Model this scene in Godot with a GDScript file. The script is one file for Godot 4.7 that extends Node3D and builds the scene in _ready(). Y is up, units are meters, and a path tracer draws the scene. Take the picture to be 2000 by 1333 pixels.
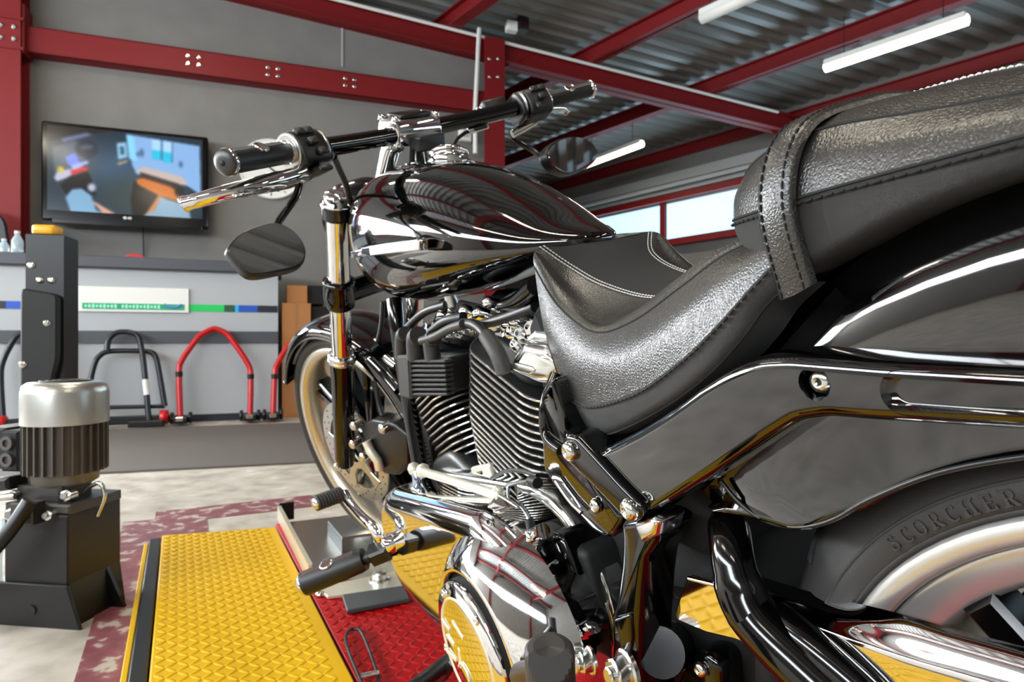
extends Node3D
# Motorcycle on a low yellow and red lift in a workshop. Metres, y up. Photograph frame 2000 x 1333.

const F := 1240.0                     # focal length in photograph pixels
const CAMY := 0.6662                  # lens height above the floor
const PLATE := 0.05                   # top of the lift deck above the floor
const WALL_A := deg_to_rad(20.5)      # turn of the office wall
const PUR_A := deg_to_rad(37.5)       # direction of the purlins and of the window wall
const WALL_D := 6.63                  # distance of the office wall from the lens
const SIDE_D := 8.3                   # distance of the window wall from the lens

var M := {}
var bike_xf: Transform3D
var steer_xf: Transform3D
var wall_xf: Transform3D
var taken := {}

func _ready() -> void:
	set_frames()
	set_camera_and_light()
	make_materials()
	build_room()
	build_wall_things()
	build_floor_things()
	build_motorcycle()

# ---------------------------------------------------------------- frames: a pixel gives a direction, a plane gives the distance
func set_frames() -> void:
	var yaw := deg_to_rad(30.0)
	var ln := deg_to_rad(11.0)
	var d := Vector3(-sin(yaw), 0, -cos(yaw))
	var s := Vector3(cos(yaw), 0, -sin(yaw))
	var u := Vector3.UP * cos(ln) - s * sin(ln)
	var w := s * cos(ln) + Vector3.UP * sin(ln)
	bike_xf = Transform3D(Basis(d, u, w), Vector3(0.5326, PLATE, -0.3863))
	var ax := Vector3(-sin(deg_to_rad(34)), cos(deg_to_rad(34)), 0)
	var a := Vector3(1.84, 0, 0)
	var b := Basis(ax, 0.2787)
	steer_xf = Transform3D(b, a - b * a)
	var n := Vector3(-sin(WALL_A), 0, -cos(WALL_A))
	var org := ray(500, 666.5) * (WALL_D / n.dot(ray(500, 666.5)))
	wall_xf = Transform3D(Basis(Vector3(cos(WALL_A), 0, -sin(WALL_A)), Vector3.UP, -n), Vector3(org.x, 0, org.z))

func ray(u: float, v: float) -> Vector3:
	return Vector3((u - 1000.0) / F, (666.5 - v) / F, -1.0)

func cut(xf: Transform3D, u: float, v: float, off: float) -> Vector3:   # where the line of a pixel meets the plane z = off of a frame
	var inv := xf.affine_inverse()
	var c := inv * Vector3(0, CAMY, 0)
	var r := inv.basis * ray(u, v)
	return c + r * ((off - c.z) / r.z)

func B(u: float, v: float, w: float) -> Vector3: return cut(bike_xf, u, v, w)
func S(u: float, v: float, w: float) -> Vector3: return cut(bike_xf * steer_xf, u, v, w)
func WL(u: float, v: float, off: float) -> Vector3: return cut(wall_xf, u, v, off)
func G(u: float, v: float, y := 0.0) -> Vector3:
	var r := ray(u, v)
	return Vector3(0, CAMY, 0) + r * ((y - CAMY) / r.y)
func Z(u: float, v: float, depth: float) -> Vector3: return Vector3(0, CAMY, 0) + ray(u, v) * depth
func Bs(list: Array) -> PackedVector3Array:
	var o := PackedVector3Array()
	for q in list: o.append(B(q[0], q[1], q[2]))
	return o
func Ss(list: Array) -> PackedVector3Array:
	var o := PackedVector3Array()
	for q in list: o.append(S(q[0], q[1], q[2]))
	return o
func plane_cut(u: float, v: float, p: Vector3, n: Vector3) -> Vector3:
	var c := Vector3(0, CAMY, 0)
	var r := ray(u, v)
	return c + r * ((p - c).dot(n) / r.dot(n))

# ---------------------------------------------------------------- camera, sky, light, exposure
func set_camera_and_light() -> void:
	var cam := Camera3D.new()
	cam.fov = rad_to_deg(2.0 * atan(666.5 / F))
	cam.position = Vector3(0, CAMY, 0)
	cam.near = 0.02
	cam.far = 120.0
	var lens := CameraAttributesPhysical.new()
	lens.frustum_focal_length = 12.0 * F / 666.5
	lens.frustum_focus_distance = 0.55
	lens.exposure_aperture = 12.0
	cam.attributes = lens
	cam.fov = rad_to_deg(2.0 * atan(666.5 / F))
	add_child(cam)
	cam.current = true
	var env := Environment.new()
	env.background_mode = Environment.BG_SKY
	var sky := Sky.new()
	var sm := ProceduralSkyMaterial.new()
	sm.sky_top_color = Color(0.45, 0.62, 0.9)
	sm.sky_horizon_color = Color(0.8, 0.9, 1.0)
	sm.ground_horizon_color = Color(0.6, 0.62, 0.62)
	sm.ground_bottom_color = Color(0.35, 0.35, 0.34)
	sky.sky_material = sm
	env.sky = sky
	env.tonemap_mode = Environment.TONE_MAPPER_LINEAR
	env.tonemap_exposure = 0.63
	env.sdfgi_enabled = true
	env.ssao_enabled = true
	env.ssil_enabled = true
	var we := WorldEnvironment.new()
	we.environment = env
	add_child(we)

# ---------------------------------------------------------------- mesh helpers
func mb() -> SurfaceTool:
	var st := SurfaceTool.new()
	st.begin(Mesh.PRIMITIVE_TRIANGLES)
	return st

func tri(st: SurfaceTool, a: Vector3, b: Vector3, c: Vector3) -> void:
	st.add_vertex(a); st.add_vertex(b); st.add_vertex(c)
func quad(st: SurfaceTool, a: Vector3, b: Vector3, c: Vector3, d: Vector3) -> void:
	tri(st, a, b, c); tri(st, a, c, d)

func obj(called: String, st: SurfaceTool, m: Material, parent: Node3D, at := Transform3D()) -> MeshInstance3D:
	st.generate_normals()
	var o := MeshInstance3D.new()
	o.name = called
	o.mesh = st.commit()
	o.material_override = m
	o.transform = at
	if parent == self: o.name = numbered(called)
	parent.add_child(o, true)
	return o
func numbered(called: String) -> String:
	taken[called] = taken.get(called, 0) + 1
	return called if taken[called] == 1 else "%s_%03d" % [called, taken[called] - 1]
func thing(called: String, label: String, category: String, at := Transform3D(), group := "") -> Node3D:
	var o := Node3D.new()
	o.name = numbered(called)
	o.transform = at
	add_child(o)
	return tag(o, label, category, group)
func tag(o: Node3D, label: String, category: String, group := "") -> Node3D:
	o.set_meta("label", label)
	o.set_meta("category", category)
	if group: o.set_meta("group", group)
	return o
func sub(called: String, parent: Node3D, at := Transform3D()) -> Node3D:
	var o := Node3D.new()
	o.name = called
	o.transform = at
	parent.add_child(o, true)
	return o
func structure(called: String, st: SurfaceTool, m: Material, label: String, at := Transform3D()) -> MeshInstance3D:
	var o := obj(called, st, m, self, at)
	o.set_meta("kind", "structure")
	o.set_meta("label", label)
	return o
func stuff(o: Node3D) -> Node3D:
	o.set_meta("kind", "stuff")
	return o

func cr(p: Array, n: int) -> PackedVector3Array:      # a smooth curve through points, n steps between each two
	var o := PackedVector3Array()
	for i in p.size() - 1:
		var a: Vector3 = p[maxi(i - 1, 0)]
		var d: Vector3 = p[mini(i + 2, p.size() - 1)]
		for k in n: o.append(p[i].cubic_interpolate(p[i + 1], a, d, float(k) / n))
	o.append(p[p.size() - 1])
	return o
func resample(p: Array, n: int) -> PackedVector3Array:   # n points spaced evenly by knot
	var o := PackedVector3Array()
	for k in n:
		var t := float(k) / (n - 1) * (p.size() - 1)
		var i := mini(int(t), p.size() - 2)
		var a: Vector3 = p[maxi(i - 1, 0)]
		var d: Vector3 = p[mini(i + 2, p.size() - 1)]
		o.append(p[i].cubic_interpolate(p[i + 1], a, d, t - i))
	return o

func grid(st: SurfaceTool, rows: Array, close := false) -> void:
	for i in rows.size() - 1:
		var a: PackedVector3Array = rows[i]
		var b: PackedVector3Array = rows[i + 1]
		var n := a.size()
		for k in (n if close else n - 1):
			var k2 := (k + 1) % n
			quad(st, a[k], a[k2], b[k2], b[k])
func fan(st: SurfaceTool, ring: PackedVector3Array, flip := false) -> void:
	var c := Vector3.ZERO
	for p in ring: c += p
	c /= ring.size()
	for k in ring.size():
		var k2 := (k + 1) % ring.size()
		if flip: tri(st, c, ring[k2], ring[k])
		else: tri(st, c, ring[k], ring[k2])

func patch(st: SurfaceTool, curves: Array, nu: int, nv: int) -> void:   # a smooth sheet through curves laid side by side
	var rs := []
	for c in curves: rs.append(resample(c, nu))
	var cols := []
	for k in nu:
		var line := []
		for r in rs: line.append(r[k])
		cols.append(cr(line, nv))
	grid(st, cols)

func aim(p: Vector3, dir: Vector3, side := Vector3.ZERO) -> Transform3D:   # a frame at p whose y runs along dir
	var y := dir.normalized()
	var h := side if side.length() > 0.001 else (Vector3.UP if absf(y.y) < 0.9 else Vector3.RIGHT)
	var x := (h - y * h.dot(y)).normalized()
	return Transform3D(Basis(x, y, x.cross(y)), p)

func tube(st: SurfaceTool, pts, r, n := 12, caps := true, squash := 1.0) -> void:   # r: one radius or one for each point
	var rows := []
	var t0: Vector3 = (pts[1] - pts[0]).normalized()
	var x := Vector3.UP if absf(t0.y) < 0.9 else Vector3.RIGHT
	x = (x - t0 * x.dot(t0)).normalized()
	for i in pts.size():
		var t: Vector3 = (pts[mini(i + 1, pts.size() - 1)] - pts[maxi(i - 1, 0)]).normalized()
		x = (x - t * x.dot(t)).normalized()
		var z := x.cross(t)
		var rad: float = r if r is float else r[mini(i, r.size() - 1)]
		var ring := PackedVector3Array()
		for k in n:
			var a := TAU * k / n
			ring.append(pts[i] + (x * cos(a) * squash + z * sin(a)) * rad)
		rows.append(ring)
	grid(st, rows, true)
	if caps:
		st.set_smooth_group(-1)
		fan(st, rows[0], true)
		fan(st, rows[rows.size() - 1])
		st.set_smooth_group(0)

func lathe(st: SurfaceTool, xf: Transform3D, prof: Array, n := 24, hard := false, caps := true) -> void:   # profile of [radius, height] turned about y; hard keeps edges
	var rows := []
	for q in prof:
		var ring := PackedVector3Array()
		for k in n:
			var a := TAU * k / n
			ring.append(xf * Vector3(cos(a) * q[0], q[1], sin(a) * q[0]))
		rows.append(ring)
	if hard:
		for i in rows.size() - 1:
			st.set_smooth_group(i % 7 + 1)
			grid(st, [rows[i], rows[i + 1]], true)
	else:
		grid(st, rows, true)
	st.set_smooth_group(-1)
	if caps and prof[0][0] > 0.0005: fan(st, rows[0], true)
	if caps and prof[prof.size() - 1][0] > 0.0005: fan(st, rows[rows.size() - 1])
	st.set_smooth_group(0)

func inset(p: PackedVector2Array, b: float) -> PackedVector2Array:
	var o := PackedVector2Array()
	var n := p.size()
	var area := 0.0
	for i in n: area += p[i].cross(p[(i + 1) % n])
	var sgn := 1.0 if area > 0 else -1.0
	for i in n:
		var e1 := (p[i] - p[(i + n - 1) % n]).normalized()
		var e2 := (p[(i + 1) % n] - p[i]).normalized()
		var n1 := Vector2(-e1.y, e1.x) * sgn
		var n2 := Vector2(-e2.y, e2.x) * sgn
		var m := (n1 + n2).normalized()
		o.append(p[i] + m * (b / maxf(0.4, m.dot(n1))))
	return o

func slab(st: SurfaceTool, poly: PackedVector2Array, z0: float, z1: float, bev := 0.0, xf := Transform3D(), steps := 1) -> void:   # a flat outline in xy given thickness along z, edges rounded by bev
	var rings := []
	var levels := []
	if bev > 0:
		for k in steps + 1:
			var a := PI / 2 * k / steps
			levels.append([bev * (1 - sin(a)), z0 + bev * (1 - cos(a))])
		for k in steps + 1:
			var a := PI / 2 * (1.0 - float(k) / steps)
			levels.append([bev * (1 - sin(a)), z1 - bev * (1 - cos(a))])
	else:
		levels = [[0.0, z0], [0.0, z1]]
	var caps := []
	for l in levels:
		var p2 := inset(poly, l[0]) if l[0] > 0 else poly
		var ring := PackedVector3Array()
		for q in p2: ring.append(xf * Vector3(q.x, q.y, l[1]))
		rings.append(ring)
		caps.append(p2)
	st.set_smooth_group(0 if steps > 1 else -1)
	for i in rings.size() - 1: grid(st, [rings[i], rings[i + 1]], true)
	st.set_smooth_group(-1 if steps == 1 else 0)
	var idx := Geometry2D.triangulate_polygon(caps[0])
	if idx.is_empty(): idx = Geometry2D.triangulate_polygon(poly)
	if idx.is_empty(): print("cap not filled, corners: ", poly.size())
	for side in 2:
		var ring: PackedVector3Array = rings[0] if side == 0 else rings[rings.size() - 1]
		for i in range(0, idx.size(), 3):
			if side == 0: tri(st, ring[idx[i]], ring[idx[i + 2]], ring[idx[i + 1]])
			else: tri(st, ring[idx[i]], ring[idx[i + 1]], ring[idx[i + 2]])
	st.set_smooth_group(0)

func rrect(w: float, h: float, r := 0.0, n := 4) -> PackedVector2Array:
	if r <= 0: return PackedVector2Array([Vector2(-w / 2, -h / 2), Vector2(w / 2, -h / 2), Vector2(w / 2, h / 2), Vector2(-w / 2, h / 2)])
	var o := PackedVector2Array()
	for c in 4:
		var cx := (w / 2 - r) * (1 if c == 0 or c == 3 else -1)
		var cy := (h / 2 - r) * (1 if c < 2 else -1)
		for k in n + 1:
			var a := PI / 2 * (c + float(k) / n)
			o.append(Vector2(cx + cos(a) * r, cy + sin(a) * r))
	return o
func disc2(r: float, n := 24) -> PackedVector2Array:
	var o := PackedVector2Array()
	for k in n: o.append(Vector2(cos(TAU * k / n), sin(TAU * k / n)) * r)
	return o
func box(st: SurfaceTool, xf: Transform3D, size: Vector3, bev := 0.0) -> void:
	slab(st, rrect(size.x, size.y), -size.z / 2, size.z / 2, minf(bev, size.z * 0.45), xf)
func at(x: float, y: float, z: float) -> Transform3D: return Transform3D(Basis(), Vector3(x, y, z))
func span_box(st: SurfaceTool, a: Vector3, b: Vector3, w: float, h: float, up := Vector3.UP, bev := 0.0) -> void:   # a bar from a to b, w wide and h high
	var z := (b - a).normalized()
	var x := up.cross(z).normalized()
	var y := z.cross(x)
	slab(st, rrect(w, h), 0.0, (b - a).length(), bev, Transform3D(Basis(x, y, z), a))
func flat(pts) -> PackedVector2Array:
	var o := PackedVector2Array()
	for p in pts: o.append(Vector2(p.x, p.y))
	return o
func round2(p: PackedVector2Array, n := 4) -> PackedVector2Array:   # smooths an outline
	var o := PackedVector2Array()
	var c := p.size()
	for i in c:
		for k in n: o.append(p[i].cubic_interpolate(p[(i + 1) % c], p[(i + c - 1) % c], p[(i + 2) % c], float(k) / n))
	return o
func soften(p: PackedVector2Array, r: float, n := 3) -> PackedVector2Array:   # rounds the corners of an outline by r
	var o := PackedVector2Array()
	var c := p.size()
	for i in c:
		var ea := p[(i + c - 1) % c] - p[i]
		var eb := p[(i + 1) % c] - p[i]
		var a := p[i] + ea.limit_length(minf(r, ea.length() * 0.45))
		var b := p[i] + eb.limit_length(minf(r, eb.length() * 0.45))
		for k in n + 1:
			var t := float(k) / n
			o.append(a.lerp(p[i], t).lerp(p[i].lerp(b, t), t))
	return o

# ---------------------------------------------------------------- materials
func tex(img: Image) -> ImageTexture:
	img.generate_mipmaps()
	return ImageTexture.create_from_image(img)
func noise_img(kind: int, freq: float, size: int, sd: int, oct := 3, cell_return := 0) -> Image:
	var n := FastNoiseLite.new()
	n.seed = sd
	n.noise_type = kind
	n.frequency = freq
	n.fractal_octaves = oct
	n.cellular_return_type = cell_return
	return n.get_seamless_image(size, size)
func ramp_tex(src: Image, stops: Array) -> ImageTexture:   # [[at, colour], ...] over the grey of a noise
	var g := Gradient.new()
	g.offsets = PackedFloat32Array(stops.map(func(s): return s[0]))
	g.colors = PackedColorArray(stops.map(func(s): return s[1]))
	var o := Image.create(src.get_width(), src.get_height(), false, Image.FORMAT_RGB8)
	for y in src.get_height():
		for x in src.get_width():
			o.set_pixel(x, y, g.sample(src.get_pixel(x, y).r))
	return tex(o)
func mat(c: Color, rough := 0.6, metal := 0.0, spec := 0.5) -> StandardMaterial3D:
	var m := StandardMaterial3D.new()
	m.albedo_color = c
	m.roughness = rough
	m.metallic = metal
	m.metallic_specular = spec
	return m
func relief(m: StandardMaterial3D, t: Texture2D, cm: float, scale: float, world := false) -> StandardMaterial3D:
	m.heightmap_enabled = true
	m.heightmap_texture = t
	m.heightmap_scale = cm
	m.uv1_triplanar = true
	m.uv1_world_triplanar = world
	m.uv1_scale = Vector3.ONE * scale
	return m
func glow(c: Color, e: float) -> StandardMaterial3D:
	var m := mat(c, 0.5)
	m.emission_enabled = true
	m.emission = c
	m.emission_energy_multiplier = e
	return m
func make_materials() -> void:
	var cells := tex(noise_img(FastNoiseLite.TYPE_CELLULAR, 0.06, 512, 3, 2, FastNoiseLite.RETURN_DISTANCE2_SUB))
	var fine := tex(noise_img(FastNoiseLite.TYPE_SIMPLEX, 0.2, 512, 5, 2))
	var blotch := noise_img(FastNoiseLite.TYPE_SIMPLEX_SMOOTH, 0.012, 512, 9, 5)
	var blotch2 := noise_img(FastNoiseLite.TYPE_SIMPLEX_SMOOTH, 0.02, 512, 21, 5)
	M.paint = mat(Color(0.012, 0.012, 0.014), 0.06, 0.0, 0.6)
	M.paint.clearcoat_enabled = true
	M.paint.clearcoat = 0.6
	M.paint.clearcoat_roughness = 0.02
	M.gloss = mat(Color(0.014, 0.014, 0.016), 0.12, 0.0, 0.55)
	M.satin = mat(Color(0.03, 0.03, 0.032), 0.38)
	M.matte = mat(Color(0.045, 0.045, 0.047), 0.6)
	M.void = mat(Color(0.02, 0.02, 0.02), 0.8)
	M.chrome = mat(Color(0.93, 0.93, 0.93), 0.05, 1.0)
	M.chrome_soft = mat(Color(0.86, 0.86, 0.85), 0.16, 1.0)
	M.steel = mat(Color(0.75, 0.74, 0.72), 0.3, 1.0)
	M.zinc = mat(Color(0.84, 0.84, 0.82), 0.22, 1.0)
	M.cream_metal = mat(Color(0.9, 0.88, 0.8), 0.3, 0.6)
	M.bolt = mat(Color(0.86, 0.86, 0.84), 0.18, 1.0)
	M.leather = relief(mat(Color(0.12, 0.118, 0.116), 0.34, 0.0, 0.8), cells, 0.06, 12.0)
	M.vinyl = relief(mat(Color(0.12, 0.118, 0.116), 0.5, 0.0, 0.6), fine, 0.08, 26.0)
	M.suede = relief(mat(Color(0.12, 0.118, 0.116), 0.85), fine, 0.03, 16.0)
	M.thread = mat(Color(0.75, 0.74, 0.72), 0.7)
	M.thread_dark = mat(Color(0.02, 0.02, 0.02), 0.8)
	M.rubber = relief(mat(Color(0.165, 0.158, 0.153), 0.6), fine, 0.02, 10.0)
	M.tread = mat(Color(0.07, 0.068, 0.066), 0.7)
	M.plastic = mat(Color(0.035, 0.035, 0.037), 0.45)
	M.fin = relief(mat(Color(0.035, 0.035, 0.035), 0.6), fine, 0.02, 20.0)
	M.machined = mat(Color(0.92, 0.9, 0.87), 0.22, 1.0)
	M.grey_rubber = mat(Color(0.16, 0.15, 0.145), 0.55)
	M.mirror = mat(Color(0.8, 0.8, 0.8), 0.02, 1.0)
	M.wheel_rim = mat(Color(0.8, 0.79, 0.77), 0.3, 0.75)
	M.mud = mat(Color(0.06, 0.058, 0.056), 0.42)
	# the place
	M.wall = mat(Color(1, 1, 1), 0.85)
	M.wall.albedo_texture = ramp_tex(blotch, [[0.0, Color(0.44, 0.432, 0.418)], [1.0, Color(0.475, 0.467, 0.452)]])
	M.wall.uv1_triplanar = true
	M.wall.uv1_scale = Vector3.ONE * 0.4
	M.floor = mat(Color(1, 1, 1), 0.55)
	M.floor.albedo_texture = ramp_tex(blotch2, [[0.0, Color(0.56, 0.525, 0.485)], [0.35, Color(0.66, 0.63, 0.585)], [0.55, Color(0.71, 0.68, 0.635)], [0.8, Color(0.75, 0.72, 0.68)], [1.0, Color(0.85, 0.83, 0.8)]])
	M.floor.uv1_triplanar = true
	M.floor.uv1_world_triplanar = true
	M.floor.uv1_scale = Vector3.ONE * 0.55
	M.mat = relief(mat(Color(0.36, 0.335, 0.315), 0.75), fine, 0.05, 3.0)
	M.floor_red = mat(Color(1, 1, 1), 0.5)
	M.floor_red.albedo_texture = ramp_tex(noise_img(FastNoiseLite.TYPE_SIMPLEX_SMOOTH, 0.03, 512, 33, 5), [[0.0, Color(0.42, 0.21, 0.24)], [0.5, Color(0.5, 0.29, 0.31)], [0.6, Color(0.54, 0.37, 0.37)], [0.66, Color(0.66, 0.61, 0.57)], [1.0, Color(0.72, 0.69, 0.65)]])
	M.floor_red.uv1_triplanar = true
	M.floor_red.uv1_scale = Vector3.ONE * 0.9
	M.steel_red = mat(Color(0.45, 0.07, 0.085), 0.55, 0.0, 0.4)
	M.deck_yellow = mat(Color(0.82, 0.645, 0.01), 0.5, 0.0, 0.35)
	M.deck_red = mat(Color(0.66, 0.02, 0.04), 0.5, 0.0, 0.35)
	M.deck_edge = mat(Color(0.03, 0.03, 0.03), 0.5)
	M.roof = mat(Color(0.5, 0.5, 0.49), 0.4, 0.35)
	M.panel = mat(Color(0.66, 0.67, 0.67), 0.6)
	M.counter_white = mat(Color(0.66, 0.675, 0.69), 0.5)
	M.counter_grey = mat(Color(0.27, 0.28, 0.31), 0.5)
	M.counter_navy = mat(Color(0.09, 0.11, 0.16), 0.5)
	M.black = mat(Color(0.025, 0.025, 0.027), 0.4)
	M.tv_black = mat(Color(0.01, 0.01, 0.012), 0.12)
	M.white = mat(Color(0.88, 0.88, 0.86), 0.5)
	M.yellow = mat(Color(0.95, 0.68, 0.02), 0.35)
	M.red = mat(Color(0.75, 0.03, 0.04), 0.3)
	M.stand_red = mat(Color(0.72, 0.02, 0.05), 0.3)
	M.stand_blue = mat(Color(0.035, 0.055, 0.075), 0.35)
	M.card = relief(mat(Color(0.66, 0.44, 0.25), 0.8), fine, 0.03, 5.0)
	M.clear = mat(Color(0.8, 0.9, 0.93, 0.45), 0.05)
	M.clear.transparency = BaseMaterial3D.TRANSPARENCY_ALPHA

# ---------------------------------------------------------------- the hall
var J: Vector3                                                     # where the eaves beam meets the first rafter
var PD := Vector3(-sin(PUR_A), 0, -cos(PUR_A))                     # along the purlins, away from the lens
var PN := Vector3(cos(PUR_A), 0, -sin(PUR_A))                      # out through the window wall
var TL := Vector3(-cos(WALL_A), 0, sin(WALL_A))                    # along the rafters, away from the window wall
const RIDGE := 9.0
const FALL := 0.075
const LEFT_T := 14.0
const P0 := -13.0
const P1 := 13.0

func roof(p: float, t: float, drop := 0.0) -> Vector3:
	return J + PD * p + TL * t + Vector3.UP * (FALL * (minf(t, RIDGE) - maxf(0.0, t - RIDGE)) - drop)
func roof_n() -> Vector3:
	return (TL + Vector3.UP * FALL).cross(PD).normalized()
func roof_at(u: float, v: float, drop: float) -> Vector3:          # a pixel on a plane hung below the roof
	return plane_cut(u, v, J - Vector3.UP * drop, roof_n())
func on_side(u: float, v: float, off := 0.0) -> Vector3:
	return plane_cut(u, v, PN * (SIDE_D - off), PN)

func ibeam(st: SurfaceTool, a: Vector3, b: Vector3, w: float, h: float, up := Vector3.UP) -> void:   # two flanges and a web
	var z := (b - a).normalized()
	var y := (up - z * up.dot(z)).normalized()
	span_box(st, a, b, w * 0.2, h, up)
	span_box(st, a + y * (h / 2 - 0.008), b + y * (h / 2 - 0.008), w, 0.016, up)
	span_box(st, a - y * (h / 2 - 0.008), b - y * (h / 2 - 0.008), w, 0.016, up)

func area_light(called: String, p: Vector3, facing: Vector3, along: Vector3, size: Vector2, c: Color, e: float, parent: Node3D) -> void:
	var l := AreaLight3D.new()
	l.name = called
	l.area_size = size
	l.area_normalize_energy = true
	l.light_color = c
	l.light_energy = e
	l.area_range = 60.0
	l.shadow_enabled = true
	var z := -facing.normalized()
	var x := along.normalized()
	parent.add_child(l)
	l.global_transform = Transform3D(Basis(x, z.cross(x), z), p)

func strip_window(called: String, a: Vector3, b: Vector3, h: float, inward: Vector3, n: int, power: float, glow_e: float, label: String, tint: Color) -> void:   # a band of milky panes from a to b (lower edge) in a red frame
	var o := sub(numbered(called), self)
	o.set_meta("kind", "structure")
	o.set_meta("label", label)
	var up := Vector3.UP
	var dir := (b - a).normalized()
	var m := glow(Color(0.66, 0.88, 1.0), glow_e)
	for k in n:
		var st := mb()
		var q0 := a.lerp(b, (k + 0.0) / n) + dir * 0.04
		var q1 := a.lerp(b, (k + 1.0) / n) - dir * 0.04
		span_box(st, q0 + up * h / 2, q1 + up * h / 2, 0.02, h)
		obj("window_pane", st, m, o)
	for k in n + 1:
		var st := mb()
		var q := a.lerp(b, float(k) / n) + inward * 0.03
		span_box(st, q, q + up * h, 0.08, 0.1, dir)
		obj("mullion", st, M.steel_red, o)
	for y in [-0.05, h + 0.05]:
		var st := mb()
		span_box(st, a + up * y + inward * 0.04, b + up * y + inward * 0.04, 0.14, 0.1)
		obj("window_rail", st, M.steel_red, o)
	area_light("window_light", (a + b) / 2 + up * h / 2 + inward * 0.09, inward, dir, Vector2((b - a).length(), h), tint, power, o)

func build_room() -> void:
	J = on_side(1575, 225)
	var st := mb()
	# floor
	var c := [J + PD * P0 - TL * 0.3, J + PD * P1 - TL * 0.3, J + PD * P1 + TL * (LEFT_T + 0.3), J + PD * P0 + TL * (LEFT_T + 0.3)]
	var fl := PackedVector2Array()
	for q in c: fl.append(Vector2(q.x, -q.z))
	slab(st, fl, -0.2, 0.0, 0.0, Transform3D(Basis(Vector3.RIGHT, Vector3.FORWARD, Vector3.UP), Vector3.ZERO))
	structure("floor", st, M.floor, "worn grey concrete workshop floor with pale scuffs")
	# corrugated roof sheets, ribs running with the rafters
	st = mb()
	st.set_smooth_group(-1)
	var pitch := 0.22
	var n := int((P1 - P0) / pitch)
	var prof := []
	for k in n:
		for q in [[0.0, 0.0], [0.42, 0.0], [0.55, 0.055], [0.87, 0.055]]: prof.append([P0 + (k + q[0]) * pitch, q[1]])
	for i in prof.size() - 1:
		for seg in [[-0.3, RIDGE], [RIDGE, LEFT_T + 0.3]]:
			var a0 := roof(prof[i][0], seg[0], -0.16 - prof[i][1])
			var a1 := roof(prof[i + 1][0], seg[0], -0.16 - prof[i + 1][1])
			var b0 := roof(prof[i][0], seg[1], -0.16 - prof[i][1])
			var b1 := roof(prof[i + 1][0], seg[1], -0.16 - prof[i + 1][1])
			quad(st, a0, a1, b1, b0)
	for seg in [[-0.3, RIDGE], [RIDGE, LEFT_T + 0.3]]:                # the outer skin closes the roof
		quad(st, roof(P0, seg[0], -0.34), roof(P1, seg[0], -0.34), roof(P1, seg[1], -0.34), roof(P0, seg[1], -0.34))
	structure("ceiling", st, M.roof, "grey corrugated metal roof sheets carried on red purlins")
	# purlins, one thing of the setting each
	var tb := tline(1400, 165)
	var ta := tline(1180, 97)
	var ts := [0.0, tb, ta]
	var step: float = ta - tb
	var t := ta + step
	while t < LEFT_T - 0.2:
		ts.append(t)
		t += step
	var k := 0
	for tt in ts:
		st = mb()
		ibeam(st, roof(P0, tt, 0.0), roof(P1, tt, 0.0), 0.13, 0.18)
		k += 1
		structure("trim_%d" % k, st, M.steel_red, "red steel purlin running under the corrugated roof")
	# rafters
	for p in [-10.2, -5.1, 0.0, 5.1, 10.2]:
		st = mb()
		ibeam(st, roof(p, -0.1, 0.2), roof(p, RIDGE, 0.2), 0.2, 0.22)
		ibeam(st, roof(p, RIDGE, 0.2), roof(p, LEFT_T, 0.2), 0.2, 0.22)
		# knee plate and column on the window wall
		var foot := roof(p, 0.05, 0.3)
		foot.y = 0
		var head := roof(p, 0.05, 0.2)
		ibeam(st, foot, head, 0.24, 0.2, TL)
		var q := roof(p, 0.0, 0.24)
		var r := roof(p, 0.7, 0.24)
		for s in [-0.012, 0.012]: tri(st, q + PD * s, r + PD * s, q - Vector3.UP * 0.45 + PD * s)
		if p < -1.0 or p > 1.0:
			foot = roof(p, LEFT_T - 0.05, 0.3)
			foot.y = 0
			ibeam(st, foot, roof(p, LEFT_T - 0.05, 0.2), 0.24, 0.2, TL)
		k += 1
		structure("trim_%d" % k, st, M.steel_red, "red steel roof frame with its column")
	# conduit along the first rafter
	st = mb()
	tube(st, [roof(-0.1, 0.6, 0.11), roof(-0.1, 7.0, 0.11)], 0.018, 8)
	k += 1
	structure("trim_%d" % k, st, M.white, "pale cable conduit along the top of the red rafter")
	# walls: window wall, opposite wall, both ends
	wall_run("wall_right", J + PD * P0, J + PD * P1, 4.1, PN * 0.12)
	wall_run("wall_left", J + PD * P1 + TL * LEFT_T, J + PD * P0 + TL * LEFT_T, 4.7, -PN * 0.12)
	wall_run("wall_back", J + PD * P1 - TL * 0.2, J + PD * P1 + TL * (LEFT_T + 0.2), 5.2, PD * 0.12)
	wall_run("wall_front", J + PD * P0 + TL * (LEFT_T + 0.2), J + PD * P0 - TL * 0.2, 5.2, -PD * 0.12)
	# ribbed eaves panel and gutter pipe above the windows
	st = mb()
	var e0 := on_side(1470, 315, 0.05)
	for j in 3:
		span_box(st, Vector3(0, e0.y + 0.05 - j * 0.17, 0) + flatv(J - PN * 0.06 + PD * P0), Vector3(0, e0.y + 0.05 - j * 0.17, 0) + flatv(J - PN * 0.06 + PD * P1), 0.05 + 0.03 * (j % 2), 0.15)
	k += 1
	structure("trim_%d" % k, st, M.panel, "pale ribbed metal panel between window band and eaves")
	st = mb()
	var g0 := on_side(1230, 402, 0.2)
	tube(st, [Vector3(0, g0.y + 0.18, 0) + flatv(J - PN * 0.2 + PD * P0), Vector3(0, g0.y + 0.18, 0) + flatv(J - PN * 0.2 + PD * P1)], 0.035, 10)
	k += 1
	structure("trim_%d" % k, st, M.panel, "grey pipe running along the wall above the window band")
	# window bands
	var w0 := on_side(1330, 466, 0.06)
	var w1 := on_side(1330, 390, 0.06)
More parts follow.
